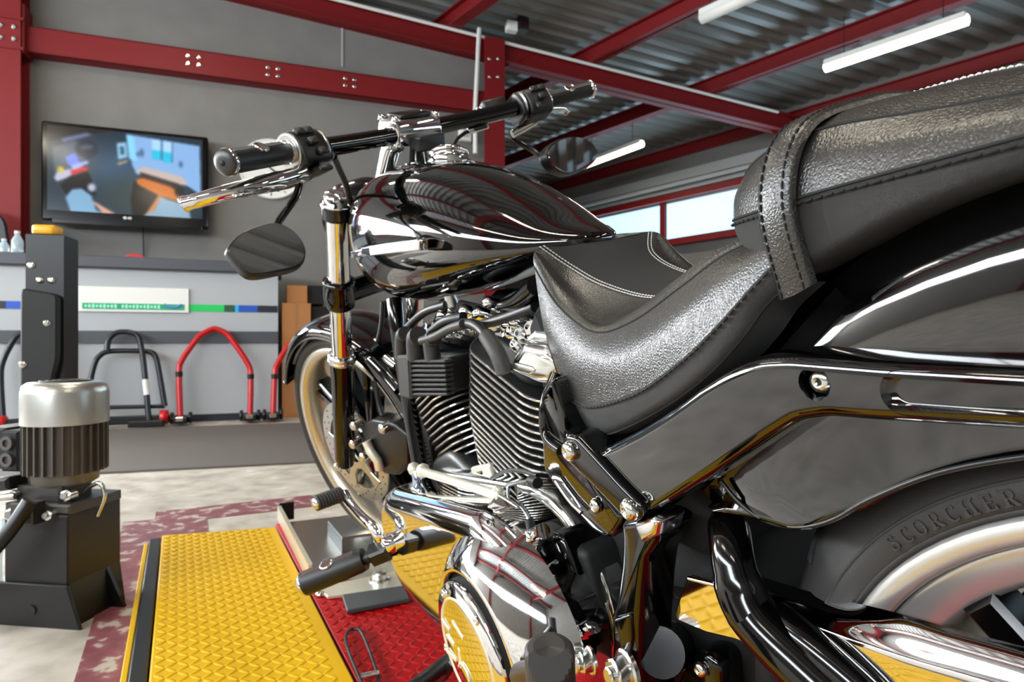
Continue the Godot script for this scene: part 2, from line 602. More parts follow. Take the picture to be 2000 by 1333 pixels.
	var s0 := flatv(J + PD * -12.5 - PN * 0.06) + Vector3.UP * w0.y
	var s1 := flatv(J + PD * 12.2 - PN * 0.06) + Vector3.UP * w0.y
	strip_window("window_1", s0, s1, w1.y - w0.y, -PN, 10, 34.0, 2.6, "long band of milky window panes in red frames", Color(0.82, 0.93, 1.0))
	var l0 := flatv(J + PD * 0.0 + TL * (LEFT_T - 0.08)) + Vector3.UP * 2.15
	var l1 := flatv(J + PD * -12.5 + TL * (LEFT_T - 0.08)) + Vector3.UP * 2.15
	strip_window("window_2", l0, l1, 0.75, PN, 8, 120.0, 6.0, "band of milky window panes high on the opposite wall", Color(0.97, 0.985, 1.0))
	build_lamps()

func flatv(v: Vector3) -> Vector3: return Vector3(v.x, 0, v.z)
func tline(u: float, v: float) -> float:                             # which purlin line a pixel lies on
	var q := roof_at(u, v, 0.0) - J
	# q = PD p + TL t (+ rise)
	var det := PD.x * TL.z - PD.z * TL.x
	return (PD.x * q.z - PD.z * q.x) / det
func wall_run(called: String, a: Vector3, b: Vector3, h: float, out: Vector3) -> void:
	var st := mb()
	var p := flatv(a) + out
	var q := flatv(b) + out
	span_box(st, p + Vector3.UP * h / 2, q + Vector3.UP * h / 2, 0.24, h)
	structure(called, st, M.wall, "plain grey metal wall of the workshop hall")

func build_lamps() -> void:
	var lit := glow(Color(1.0, 0.97, 0.86), 7.0)
	var spots := [[[1612, 132], [1890, 38], true], [[1140, 324], [1254, 281], true], [[1370, 36], [1490, -18], false]]
	var labels := ["lit fluorescent batten hanging from a purlin above the pillion pad", "lit fluorescent batten beyond the wing mirror near the far windows", "unlit white fluorescent batten under the roof sheets"]
	var i := 0
	for s in spots:
		var a := roof_at(s[0][0], s[0][1], 0.42)
		var b := roof_at(s[1][0], s[1][1], 0.42)
		lamp(a, b, s[2], labels[i], lit, 4.0)
		i += 1
	# the rows go on over and behind the motorcycle
	for r in [[4.6, -8.5], [4.6, -11.5], [8.2, -3.0], [8.2, -6.5], [8.2, -10.0], [11.6, -3.0], [11.6, -6.5], [11.6, -10.0]]:
		lamp(roof(r[1], r[0], 0.42), roof(r[1] + 1.5, r[0], 0.42), true, "lit fluorescent batten in the rows over the workshop floor", lit, 5.0, "fluorescent battens outside the view")
func lamp(a: Vector3, b: Vector3, on: bool, label: String, lit: Material, e: float, group := "") -> void:
	var o := thing("fluorescent_light", label, "light", Transform3D(), group)
	var st := mb()
	span_box(st, a + Vector3.UP * 0.035, b + Vector3.UP * 0.035, 0.11, 0.05, Vector3.UP, 0.01)
	obj("housing", st, M.white, o)
	st = mb()
	var dir := (b - a).normalized()
	tube(st, [a - dir * 0.01, a, b, b + dir * 0.01], [0.03, 0.05, 0.05, 0.03], 12, true, 1.0)
	obj("diffuser", st, lit if on else M.white, o)
	for q in [0.15, 0.85]:
		st = mb()
		var p := a.lerp(b, q) + Vector3.UP * 0.05
		tube(st, [p, p + Vector3.UP * 0.4], 0.004, 6)
		obj("hanger", st, M.matte, o)
	if on: area_light("lamp_light", (a + b) / 2 - Vector3.UP * 0.06, Vector3.DOWN, dir, Vector2((b - a).length(), 0.1), Color(1.0, 0.96, 0.87), e, o)

# ---------------------------------------------------------------- on and before the office wall, in the wall's own frame (x along it, z towards the room)
func wslab(st: SurfaceTool, u0: float, v0: float, u1: float, v1: float, off: float, depth: float, bev := 0.0) -> void:   # an upright box given by two pixels on the plane z = off, reaching back by depth
	var a := WL(u0, v0, off)
	var b := WL(u1, v1, off)
	slab(st, PackedVector2Array([Vector2(a.x, b.y), Vector2(b.x, b.y), Vector2(b.x, a.y), Vector2(a.x, a.y)]), off - depth, off, bev)
func rectb(st: SurfaceTool, x0: float, y0: float, x1: float, y1: float, z0: float, z1: float, bev := 0.0) -> void:
	slab(st, PackedVector2Array([Vector2(x0, y0), Vector2(x1, y0), Vector2(x1, y1), Vector2(x0, y1)]), z0, z1, bev)

func build_wall_things() -> void:
	var xr := WL(966, 400, 0).x
	var inv := wall_xf.affine_inverse()
	var rl := inv * roof(0, LEFT_T, 0.0)
	var rr := inv * roof(0, RIDGE, 0.0)
	var jl := inv * roof(0, 0, 0.0)
	var slope := (rr.y - jl.y) / (rr.x - jl.x)
	var st := mb()
	slab(st, PackedVector2Array([Vector2(rl.x, 0), Vector2(xr, 0), Vector2(xr, jl.y + slope * (xr - jl.x) - 0.1), Vector2(rr.x, rr.y - 0.1), Vector2(rl.x, rl.y - 0.1)]), -0.2, 0.0)
	var wall := structure("wall_office", st, M.wall, "grey plastered office wall with a red steel rail across it", wall_xf)
	# joint in the cladding above the rail, and the vertical conduit
	st = mb()
	wslab(st, 667, 0, 670, 130, 0.012, 0.012)
	obj("joint_cover", st, M.panel, wall)
	st = mb()
	tube(st, [WL(936, 55, 0.16), WL(928, 215, 0.16), WL(928, 300, 0.16)], 0.024, 8)
	obj("conduit", st, M.white, wall)
	# rail
	st = mb()
	var y1 := WL(500, 114, 0.14).y
	var y0 := WL(500, 161, 0.14).y
	var xl := WL(44, 80, 0.14).x
	var x2 := WL(955, 200, 0.14).x
	rectb(st, xl, y0, x2, y1, 0.125, 0.14)
	rectb(st, xl, y1 - 0.012, x2, y1, 0.0, 0.14)
	rectb(st, xl, y0, x2, y0 + 0.012, 0.0, 0.14)
	var rail := structure("trim_rail", st, M.steel_red, "red steel rail bolted across the grey office wall", wall_xf)
	for u in [378, 533, 683]:
		var cx := WL(u, 130, 0.14).x
		for dx in [-0.045, 0.045]:
			for dy in [-0.035, 0.035]:
				st = mb()
				lathe(st, aim(Vector3(cx + dx, (y0 + y1) / 2 + dy + 0.01, 0.139), Vector3.BACK), [[0.019, 0], [0.019, 0.008], [0.012, 0.014], [0.012, 0.02]], 6, true)
				obj("bolt", st, M.bolt, rail)
	# columns
	st = mb()
	var c0 := WL(-12, 300, 0.22).x
	var c1 := WL(40, 300, 0.22).x
	rectb(st, c0, 0, c1, 4.3, 0.2, 0.22)
	rectb(st, (c0 + c1) / 2 - 0.01, 0, (c0 + c1) / 2 + 0.01, 4.3, 0.0, 0.2)
	rectb(st, c0, 0, c1, 4.3, 0.0, 0.02)
	var col := structure("trim_column", st, M.steel_red, "red steel column beside the television", wall_xf)
	st = mb()
	rectb(st, c0 - 0.01, y0 - 0.02, c1 + 0.025, y0 + 0.0, 0.0, 0.235)
	rectb(st, c0 - 0.01, y1, c1 + 0.025, y1 + 0.02, 0.0, 0.235)
	rectb(st, c1, y0 - 0.03, c1 + 0.02, y1 + 0.15, 0.0, 0.2)
	obj("splice_plate", st, M.steel_red, col)
	for dx in [0.25, 0.75]:
		for dy in [-0.05, 0.05]:
			st = mb()
			lathe(st, aim(Vector3(lerpf(c0, c1, dx), (y0 + y1) / 2 + dy, 0.219), Vector3.BACK), [[0.02, 0], [0.02, 0.01], [0.012, 0.02]], 6, true)
			obj("bolt", st, M.bolt, col)
	st = mb()
	var m0 := WL(947, 300, 0.2).x
	var m1 := WL(986, 300, 0.2).x
	var my := jl.y + slope * (m0 - jl.x) - 0.12
	rectb(st, m0, 0, m1, my, 0.18, 0.2)
	rectb(st, (m0 + m1) / 2 - 0.01, 0, (m0 + m1) / 2 + 0.01, my, -0.02, 0.18)
	rectb(st, m0, 0, m1, my, -0.04, -0.02)
	var col2 := structure("trim_post", st, M.steel_red, "red steel column at the free end of the office wall", wall_xf)
	st = mb()
	slab(st, PackedVector2Array([Vector2(m1, my), Vector2(m1, my - 0.28), Vector2(m1 + 0.45, my + 0.0)]), 0.05, 0.08)
	obj("gusset", st, M.steel_red, col2)
	for q in [[955, 115], [972, 115], [955, 150], [972, 150]]:
		st = mb()
		lathe(st, aim(WL(q[0], q[1], 0.199), Vector3.BACK), [[0.018, 0], [0.018, 0.01], [0.01, 0.016]], 6, true)
		obj("bolt", st, M.bolt, col2)
	# windows in the office wall beyond the column
	var g0 := wall_xf * Vector3(rl.x + 0.25, 1.3, 0.06)
	var g1 := wall_xf * Vector3(c0 - 0.18, 1.3, 0.06)
	strip_window("window_3", g0, g1, 1.05, wall_xf.basis.z, 4, 105.0, 9.0, "milky window panes in the office wall beyond the red column", Color(1.0, 0.99, 0.97))
	# small fittings at the column head and on the wall
	var o := thing("junction_box", "small white junction box on the rafter at the column head", "junction box", wall_xf)
	st = mb()
	wslab(st, 992, 37, 1012, 60, 0.3, 0.1, 0.01)
	obj("cover", st, M.white, o)
	o = thing("alarm_siren", "dark red box beside the white junction box on the rafter", "siren", wall_xf)
	st = mb()
	wslab(st, 1014, 30, 1034, 58, 0.3, 0.14, 0.01)
	obj("case", st, mat(Color(0.13, 0.03, 0.035), 0.5), o)
	o = thing("switch_box", "white switch box on the wall below the vertical conduit", "switch box", wall_xf)
	st = mb()
	wslab(st, 898, 240, 922, 276, 0.08, 0.08, 0.012)
	obj("cover", st, M.white, o)
	st = mb()
	wslab(st, 905, 248, 915, 268, 0.09, 0.012, 0.004)
	obj("rocker", st, M.panel, o)
	# wall clock
	var cc := WL(530, 329, 0.05)
	o = thing("wall_clock", "round white wall clock behind the clutch side handgrip", "clock", wall_xf * Transform3D(Basis(), cc))
	var rad := WL(592, 329, 0.05).x - cc.x
	st = mb()
	lathe(st, aim(Vector3(0, 0, -0.05), Vector3.BACK), [[rad, 0], [rad, 0.03], [rad * 0.97, 0.045], [rad * 0.93, 0.03]], 48)
	obj("clock_rim", st, M.white, o)
	st = mb()
	lathe(st, aim(Vector3(0, 0, -0.03), Vector3.BACK), [[rad * 0.94, 0.0], [rad * 0.94, 0.006]], 48)
	obj("clock_face", st, M.white, o)
	for h in 12:
		st = mb()
		var dirv := Vector3(sin(TAU * h / 12), cos(TAU * h / 12), 0)
		span_box(st, dirv * rad * 0.8 + Vector3(0, 0, -0.022), dirv * rad * 0.9 + Vector3(0, 0, -0.022), 0.012, 0.004, Vector3.BACK)
		obj("hour_mark", st, M.matte, o)
	for hd in [[0.5, 2.2, 0.014], [0.75, 5.2, 0.009]]:
		st = mb()
		var dirv := Vector3(sin(hd[1]), cos(hd[1]), 0)
		span_box(st, -dirv * 0.03 + Vector3(0, 0, -0.017), dirv * rad * hd[0] + Vector3(0, 0, -0.017), hd[2], 0.004, Vector3.BACK)
		obj("clock_hand", st, M.matte, o)
	build_television()
	build_counter()

func blob(img: Image, cx: float, cy: float, rx: float, ry: float, c: Color, turn := 0.0, soft := 0.35) -> void:   # a soft ellipse of print, in hundredths of the picture
	var w := img.get_width()
	var h := img.get_height()
	var m := maxf(rx, ry) * 1.5
	for y in range(maxi(0, int((cy - m * 1.8) * h / 100)), mini(h, int((cy + m * 1.8) * h / 100))):
		for x in range(maxi(0, int((cx - m) * w / 100)), mini(w, int((cx + m) * w / 100))):
			var d := Vector2(x * 100.0 / w - cx, (y * 100.0 / h - cy) * 0.5625).rotated(-turn)
			var e := Vector2(d.x / rx, d.y / (ry * 0.5625)).length()
			var k := clampf((1.0 + soft - e) / (2.0 * soft), 0, 1)
			if k > 0: img.set_pixel(x, y, img.get_pixel(x, y).lerp(c, k * c.a))
func area_of(img: Image, pts: Array, c: Color) -> void:             # a filled outline of print
	var w := img.get_width()
	var h := img.get_height()
	var p := PackedVector2Array()
	for q in pts: p.append(Vector2(q[0] * w / 100.0, q[1] * h / 100.0))
	for y in h:
		for x in w:
			if Geometry2D.is_point_in_polygon(Vector2(x + 0.5, y + 0.5), p): img.set_pixel(x, y, img.get_pixel(x, y).lerp(c, c.a))

func build_television() -> void:
	var tl := WL(80, 237, 0.16)
	var br := WL(406, 449, 0.16)
	var yt := (WL(80, 237, 0.16).y + WL(408, 266, 0.16).y) / 2
	var yb := (WL(66, 425, 0.16).y + WL(404, 449, 0.16).y) / 2
	var o := thing("television", "wide black flat television on the grey wall showing a bright office", "television", wall_xf * Transform3D(Basis(), Vector3((tl.x + br.x) / 2, (yt + yb) / 2, 0.16)))
	var w := br.x - tl.x
	var h := yt - yb
	var st := mb()
	slab(st, rrect(w, h, 0.02), -0.09, 0.0, 0.012)
	obj("case", st, M.tv_black, o)
	st = mb()
	slab(st, rrect(w * 0.4, h * 0.4), -0.16, -0.08)
	obj("wall_bracket", st, M.black, o)
	st = mb()
	var pic := Vector2(w * 0.93, h * 0.86)
	var img := Image.create(320, 180, false, Image.FORMAT_RGB8)
	img.fill(Color(0.16, 0.22, 0.27))
	area_of(img, [[0, 0], [40, 0], [20, 9], [0, 20]], Color(0.13, 0.14, 0.13))
	area_of(img, [[8, 15], [24, 5], [28, 7], [10, 19]], Color(0.4, 0.45, 0.6))
	blob(img, 42, 45, 18, 26, Color(0.27, 0.38, 0.48, 0.8), 0, 0.6)
	blob(img, 52, 78, 18, 22, Color(0.22, 0.28, 0.28, 0.9), 0, 0.5)
	area_of(img, [[3, 26], [17, 16], [25, 20], [22, 45], [5, 60]], Color(0.3, 0.36, 0.42))
	blob(img, 24, 24, 7, 11, Color(0.14, 0.17, 0.24), -0.2, 0.15)
	blob(img, 24, 22, 4.5, 3, Color(0.3, 0.33, 0.4), -0.2, 0.3)
	area_of(img, [[11, 36], [17, 30], [20, 42], [13, 46]], Color(0.4, 0.5, 0.95))
	area_of(img, [[14, 46], [25, 38], [25, 42], [16, 50]], Color(0.65, 0.72, 0.95))
	area_of(img, [[4, 62], [6, 54], [22, 46], [24, 50], [6, 66]], Color(0.75, 0.75, 0.85))
	blob(img, 8, 51, 2, 3.5, Color(0.85, 0.75, 0.2))
	area_of(img, [[14, 52], [25, 45], [25, 50], [15, 57]], Color(0.85, 0.12, 0.18))
	area_of(img, [[8, 70], [14, 58], [25, 52], [28, 66], [30, 80], [22, 76], [12, 82]], Color(0.05, 0.06, 0.08))
	blob(img, 27, 70, 2.5, 5, Color(0.75, 0.76, 0.85))
	area_of(img, [[11, 84], [15, 74], [21, 72], [27, 80], [30, 97], [34, 100], [14, 100]], Color(0.5, 0.68, 0.82))
	area_of(img, [[27, 86], [30, 88], [42, 100], [34, 100]], Color(0.85, 0.65, 0.58))
	area_of(img, [[43, 14], [49, 12], [50, 30], [44, 34]], Color(0.6, 0.78, 0.9))
	area_of(img, [[45, 18], [47.5, 17], [48, 27], [45.5, 28]], Color(0.2, 0.4, 0.5))
	area_of(img, [[43, 38], [50, 33], [50, 36], [44, 41]], Color(0.65, 0.6, 0.5))
	area_of(img, [[49, 2], [98, 8], [99, 70], [90, 60], [56, 50], [53, 40]], Color(0.55, 0.72, 0.92))
	area_of(img, [[49, 3], [54, 4], [56, 34], [51, 32]], Color(0.55, 0.85, 1.0))
	for q in [[66, 5, 72, 30], [73, 6, 79, 32]]:
		area_of(img, [[q[0], q[1]], [q[2], q[1] + 1], [q[2], q[3]], [q[0], q[3]]], Color(0.7, 0.86, 1.0))
		area_of(img, [[q[0], q[1] + 13], [q[2], q[1] + 14], [q[2], q[3]], [q[0], q[3]]], Color(0.2, 0.78, 0.92))
		area_of(img, [[q[2], q[1]], [q[2] + 0.8, q[1]], [q[2] + 0.8, q[3]], [q[2], q[3]]], Color(0.2, 0.35, 0.5))
	blob(img, 59, 23, 1.4, 5, Color(0.25, 0.38, 0.5, 0.8))
	blob(img, 56.5, 25, 1.0, 3, Color(0.25, 0.38, 0.5, 0.8))
	blob(img, 85, 33, 1.4, 4, Color(0.25, 0.38, 0.5, 0.8))
	area_of(img, [[54, 48], [60, 40], [86, 48], [90, 58], [82, 60], [60, 48]], Color(0.78, 0.72, 0.7))
	area_of(img, [[58, 47], [84, 58], [88, 66], [78, 68], [58, 56]], Color(0.22, 0.16, 0.16))
	area_of(img, [[56, 56], [60, 54], [78, 62], [90, 76], [88, 82], [70, 74], [56, 62]], Color(0.82, 0.45, 0.16))
	area_of(img, [[54, 58], [58, 64], [70, 74], [62, 100], [53, 100], [52, 80]], Color(0.12, 0.1, 0.08))
	area_of(img, [[70, 74], [76, 78], [70, 94], [64, 100], [61, 100]], Color(0.8, 0.52, 0.3))
	area_of(img, [[71, 76], [90, 84], [92, 100], [60, 100], [68, 92]], Color(0.55, 0.68, 0.78))
	blob(img, 84, 68, 3, 5, Color(0.06, 0.06, 0.08))
	for pass_no in 2:                                                   # a soft camera picture
		var src := img.duplicate()
		for y in 180:
			for x in 320:
				var c := Color(0, 0, 0)
				for k in range(-3, 4):
					c += src.get_pixel(clampi(x + (k if pass_no == 0 else 0), 0, 319), clampi(y + (k if pass_no == 1 else 0), 0, 179))
				img.set_pixel(x, y, c / 7.0)
	var m := mat(Color(0, 0, 0), 0.15)
	m.emission_enabled = true
	m.emission_texture = tex(img)
	m.emission = Color(0, 0, 0)
	m.emission_operator = BaseMaterial3D.EMISSION_OP_ADD
	m.emission_energy_multiplier = 1.7
	st.set_uv(Vector2(0, 1)); st.add_vertex(Vector3(-pic.x / 2, -pic.y / 2, 0.004))
	st.set_uv(Vector2(0, 0)); st.add_vertex(Vector3(-pic.x / 2, pic.y / 2, 0.004))
	st.set_uv(Vector2(1, 0)); st.add_vertex(Vector3(pic.x / 2, pic.y / 2, 0.004))
	st.set_uv(Vector2(0, 1)); st.add_vertex(Vector3(-pic.x / 2, -pic.y / 2, 0.004))
	st.set_uv(Vector2(1, 0)); st.add_vertex(Vector3(pic.x / 2, pic.y / 2, 0.004))
	st.set_uv(Vector2(1, 1)); st.add_vertex(Vector3(pic.x / 2, -pic.y / 2, 0.004))
	var scr := obj("screen", st, m, o)
	scr.position = Vector3(0, h * 0.03, 0)
	st = mb()
	slab(st, rrect(w * 0.9, h * 0.045, 0.006), -0.06, 0.03, 0.004, at(0.02, -h / 2 - h * 0.01, 0))
	obj("speaker_bar", st, M.tv_black, o)
	st = mb()
	for dx in [-0.018, 0.018]: lathe(st, aim(Vector3(dx, -h / 2 + h * 0.06, 0.0), Vector3.BACK), [[0.014, 0], [0.014, 0.004], [0.008, 0.004], [0.008, 0.0]], 16)
	obj("maker_mark", st, M.zinc, o)
	area_light("screen_light", o.transform * Vector3(0, 0, 0.02), wall_xf.basis.z, wall_xf.basis.x, pic, Color(0.6, 0.8, 1.0), 0.6, o)
	st = mb()
	tube(st, cr([Vector3(0.1, -h / 2, -0.1), Vector3(0.1, -h / 2 - 0.25, -0.14), Vector3(0.11, -h / 2 - 0.7, -0.13)], 6), 0.006, 6)
	obj("power_cable", st, M.matte, o)

func build_counter() -> void:
	var off := 0.83
	var o := thing("reception_counter", "white and grey reception counter with a coloured stripe band", "counter", wall_xf)
	var xl := WL(-260, 700, off).x
	var xr := WL(543, 700, off).x
	var ys := {}
	for q in [["top", 506], ["slab", 529], ["mid1", 647], ["mid0", 671], ["base", 812]]: ys[q[0]] = WL(330, q[1], off).y
	var st := mb()
	rectb(st, xl, ys.slab, xr + 0.03, ys.top, 0.25, off + 0.05, 0.01)
	obj("counter_top", st, M.counter_grey, o)
	st = mb()
	rectb(st, xl, ys.mid1, xr, ys.slab, 0.25, off)
	obj("upper_panel", st, M.counter_white, o)
	st = mb()
	rectb(st, xl, ys.mid0, xr, ys.mid1, 0.25, off + 0.015)
	obj("middle_band", st, M.counter_grey, o)
	st = mb()
	rectb(st, xl, ys.base, xr, ys.mid0, 0.25, off)
	obj("lower_panel", st, M.counter_white, o)
	st = mb()
	rectb(st, xl, 0.0, xr, ys.base, 0.25, off - 0.01)
	obj("plinth", st, M.counter_navy, o)
	# stripe band
	var b1 := WL(330, 594, off).y
	var b0 := WL(330, 608, off).y
	var navy := Color(0.06, 0.09, 0.15)
	for s in [[-260, 12, navy], [12, 52, Color(0.05, 0.3, 0.72)], [52, 62, Color(0.1, 0.65, 0.95)], [62, 128, Color(0.06, 0.35, 0.5)], [128, 438, Color(0.02, 0.75, 0.35)], [438, 459, Color(0.05, 0.3, 0.2)], [459, 466, Color(0.1, 0.65, 0.9)], [466, 503, Color(0.05, 0.3, 0.68)], [503, 542, navy]]:
		st = mb()
		rectb(st, WL(s[0], 600, off).x, b0, WL(s[1], 600, off).x, b1, off - 0.002, off + 0.004)
		obj("stripe", st, mat(s[2], 0.5), o)
	# sign panel
	var c := WL(264, 586, off)
	var sw := WL(372, 586, off).x - WL(156, 586, off).x
	var sh := WL(264, 562, off).y - WL(264, 610, off).y
	var sg := thing("counter_sign", "white sign panel with a green lettering strip on the counter front", "sign", wall_xf * at(c.x, c.y, off + 0.004))
	st = mb()
	slab(st, rrect(sw, sh), 0.0, 0.015, 0.002)
	obj("board", st, M.white, sg)
	st = mb()
	slab(st, rrect(sw * 0.92, sh * 0.24), 0.014, 0.018, 0.0, at(0, -sh * 0.28, 0))
	obj("green_strip", st, mat(Color(0.02, 0.62, 0.42), 0.5), sg)
	st = mb()
	for q in [[0.14, 0.0], [0.16, -0.05]]: pass
	var arc := []
	for k in 9: arc.append(Vector3(sw * (0.27 + 0.02 * k), -sh * 0.3 + sh * 0.14 * pow((k - 4.0) / 4.0, 2), 0.0195))
	tube(st, arc, 0.008, 6)
	obj("swoosh", st, mat(Color(0.35, 0.5, 0.85), 0.5), sg)
	for k in 21:
		if k == 9: continue
		st = mb()
		slab(st, rrect(sw * 0.022, sh * (0.1 + 0.03 * ((k * 7) % 3)), 0.004, 2), 0.017, 0.0195, 0.0, at(sw * (-0.43 + 0.0325 * k), -sh * 0.28, 0))
		obj("letter", st, mat(Color(0.6, 0.9, 0.78), 0.5), sg)
	# things on the counter
	var top: float = ys.top
	for q in [[78, 0.105, 0.04, "clear plastic bottle standing on the counter beside the monitor"], [18, 0.07, 0.034, "short clear bottle at the foot of the monitor on the counter"]]:
		var zo := off - 0.25
		var px := WL(34 if q[0] == 78 else 8, 480, zo)
		var bt := thing("bottle", q[3], "bottle", wall_xf * at(px.x, top, zo), "bottles on the counter")
		var hh: float = q[1] * 1.9
		st = mb()
		lathe(st, Transform3D(), [[q[2] * 0.9, 0.0], [q[2], 0.01], [q[2], hh * 0.62], [q[2] * 0.45, hh * 0.84], [q[2] * 0.4, hh * 0.92]], 16)
		obj("body", st, M.clear, bt)
		st = mb()
		lathe(st, at(0, hh * 0.9, 0), [[q[2] * 0.48, 0], [q[2] * 0.48, hh * 0.1]], 14, true)
		obj("cap", st, M.white, bt)
	var mo := thing("desk_monitor", "dark slanted monitor back at the column end of the counter", "monitor", wall_xf * at(WL(-22, 470, off - 0.3).x, top, off - 0.36))
	st = mb()
	slab(st, soften(PackedVector2Array([Vector2(-0.3, 0.1), Vector2(0.12, 0.06), Vector2(0.09, 0.3), Vector2(-0.04, 0.42), Vector2(-0.3, 0.44)]), 0.05), -0.02, 0.03, 0.008)
	obj("screen_shell", st, M.black, mo)
	st = mb()
	box(st, at(-0.1, 0.06, -0.03), Vector3(0.06, 0.12, 0.03))
	box(st, at(-0.1, 0.008, -0.03), Vector3(0.24, 0.016, 0.18))
	obj("foot", st, M.black, mo)
	var rx := WL(266, 505, off - 0.2)
	var ro := thing("stapler", "small red stapler lying on the counter top", "stapler", wall_xf * at(rx.x, top, off - 0.2))
	st = mb()
	slab(st, soften(PackedVector2Array([Vector2(-0.075, 0.0), Vector2(0.08, 0.0), Vector2(0.08, 0.018), Vector2(-0.075, 0.014)]), 0.004), -0.02, 0.02, 0.004)
	obj("base_arm", st, M.red, ro)
	st = mb()
	slab(st, soften(PackedVector2Array([Vector2(-0.08, 0.03), Vector2(-0.02, 0.055), Vector2(0.04, 0.045), Vector2(0.085, 0.016), Vector2(0.06, 0.016), Vector2(-0.06, 0.022)]), 0.008), -0.018, 0.018, 0.006)
	obj("top_arm", st, M.red, ro)
	# paddock stands leaning against the counter
	var blue := []
	stand_blue([[177, 800], [177, 742], [188, 704], [209, 689], [292, 689], [306, 702], [322, 797]], "dark blue paddock stand with a second hoop handle leaning on the counter", true)
	stand_red([[353, 832], [349, 716], [388, 660], [418, 644], [445, 656], [490, 722], [488, 830]], "red hoop paddock stand leaning on the counter between blue stand and boxes", 6)
	stand_red([[533, 828], [537, 722], [563, 678], [588, 658], [625, 655], [680, 690], [690, 826]], "red hoop paddock stand standing before the cardboard boxes", 4)
	stand_blue([[6, 828], [0, 720], [30, 660], [62, 646], [120, 646], [128, 700], [133, 815]], "dark blue paddock stand partly hidden by the black lift post", false)
	# boxes beside the counter
	var f0 := WL(546, 820, off)
	var bx := thing("cardboard_box", "tall plain cardboard box standing beside the end of the counter", "box", wall_xf * at(f0.x + 0.02, 0, 0.3))
	st = mb()
	var bw := WL(603, 700, off).x - WL(546, 700, off).x
	var bh := WL(570, 592, off).y
	rectb(st, 0, 0, bw, bh, 0.0, 0.5, 0.004)
	obj("carton", st, M.card, bx)
	st = mb()
	rectb(st, bw * 0.45, 0.02, bw * 0.55, bh - 0.002, 0.499, 0.501)
	obj("tape", st, mat(Color(0.6, 0.42, 0.26), 0.4), bx)
	bx = thing("cardboard_box", "smaller cardboard box stacked on the tall box beside the counter", "box", wall_xf * at(f0.x + 0.06, bh, 0.3))
	st = mb()
	var bw2 := WL(594, 580, off).x - WL(553, 580, off).x
	rectb(st, 0, 0, bw2, WL(570, 556, off).y - bh, 0.0, 0.45, 0.004)
	obj("carton", st, M.card, bx)
	bx = thing("black_carton", "tall matt black carton behind the cardboard boxes", "box", wall_xf * at(f0.x + bw + 0.03, 0, 0.15))
	st = mb()
	rectb(st, 0, 0, 0.18, bh * 0.98, 0.0, 0.55, 0.004)
	obj("carton", st, M.black, bx)
	bx = thing("black_carton", "small matt black carton on top of the tall black carton", "box", wall_xf * at(f0.x + bw - 0.0, bh, 0.15))
	st = mb()
	rectb(st, 0, 0.0, 0.14, 0.17, 0.0, 0.5, 0.004)
	obj("carton", st, M.black, bx)

func stand_pts(list: Array, o0 := 0.0) -> Array:                     # a hoop leaning back: feet out on the floor, top against the counter
	var out := []
	for q in list: out.append(WL(q[0], q[1], 0.9 + o0 + 0.14 * clampf((q[1] - 640.0) / 190.0, 0, 1)))
	return out
func stand_red(list: Array, label: String, n: int) -> void:
	var o := thing("paddock_stand", label, "stand", wall_xf * at(0, 0.012, 0), "paddock stands along the counter")
	var st := mb()
	var p := stand_pts(list)
	var soft := []
	for i in p.size():
		if i == 0 or i == p.size() - 1: soft.append(p[i]); continue
		soft.append(p[i].lerp(p[i - 1], 0.16)); soft.append(p[i].lerp(p[i + 1], 0.16))
	tube(st, cr(soft, 4), 0.023, 10)
	obj("hoop", st, M.stand_red, o)
	for e in [0, p.size() - 1]:
		st = mb()
		var q: Vector3 = p[e]
		box(st, at(q.x, 0.035, q.z), Vector3(0.1, 0.05, 0.16), 0.01)
		obj("foot", st, M.black, o)
		for s in [-1, 1]:
			st = mb()
			lathe(st, aim(Vector3(q.x + s * 0.065 - 0.015, 0.045, q.z - 0.03), Vector3.RIGHT), [[0.02, 0], [0.045, 0.003], [0.045, 0.027], [0.02, 0.03]], 18)
			obj("wheel", st, M.black, o)
		st = mb()
		lathe(st, aim(p[e].lerp(p[e + 1] if e == 0 else p[e - 1], 0.8), Vector3.UP), [[0.027, 0], [0.027, 0.04]], 12, true)
		obj("clamp_collar", st, M.black, o)
		st = mb()
		box(st, at(q.x, 0.05, q.z + 0.09), Vector3(0.05, 0.03, 0.02), 0.005)
		obj("lift_pad", st, M.zinc, o)
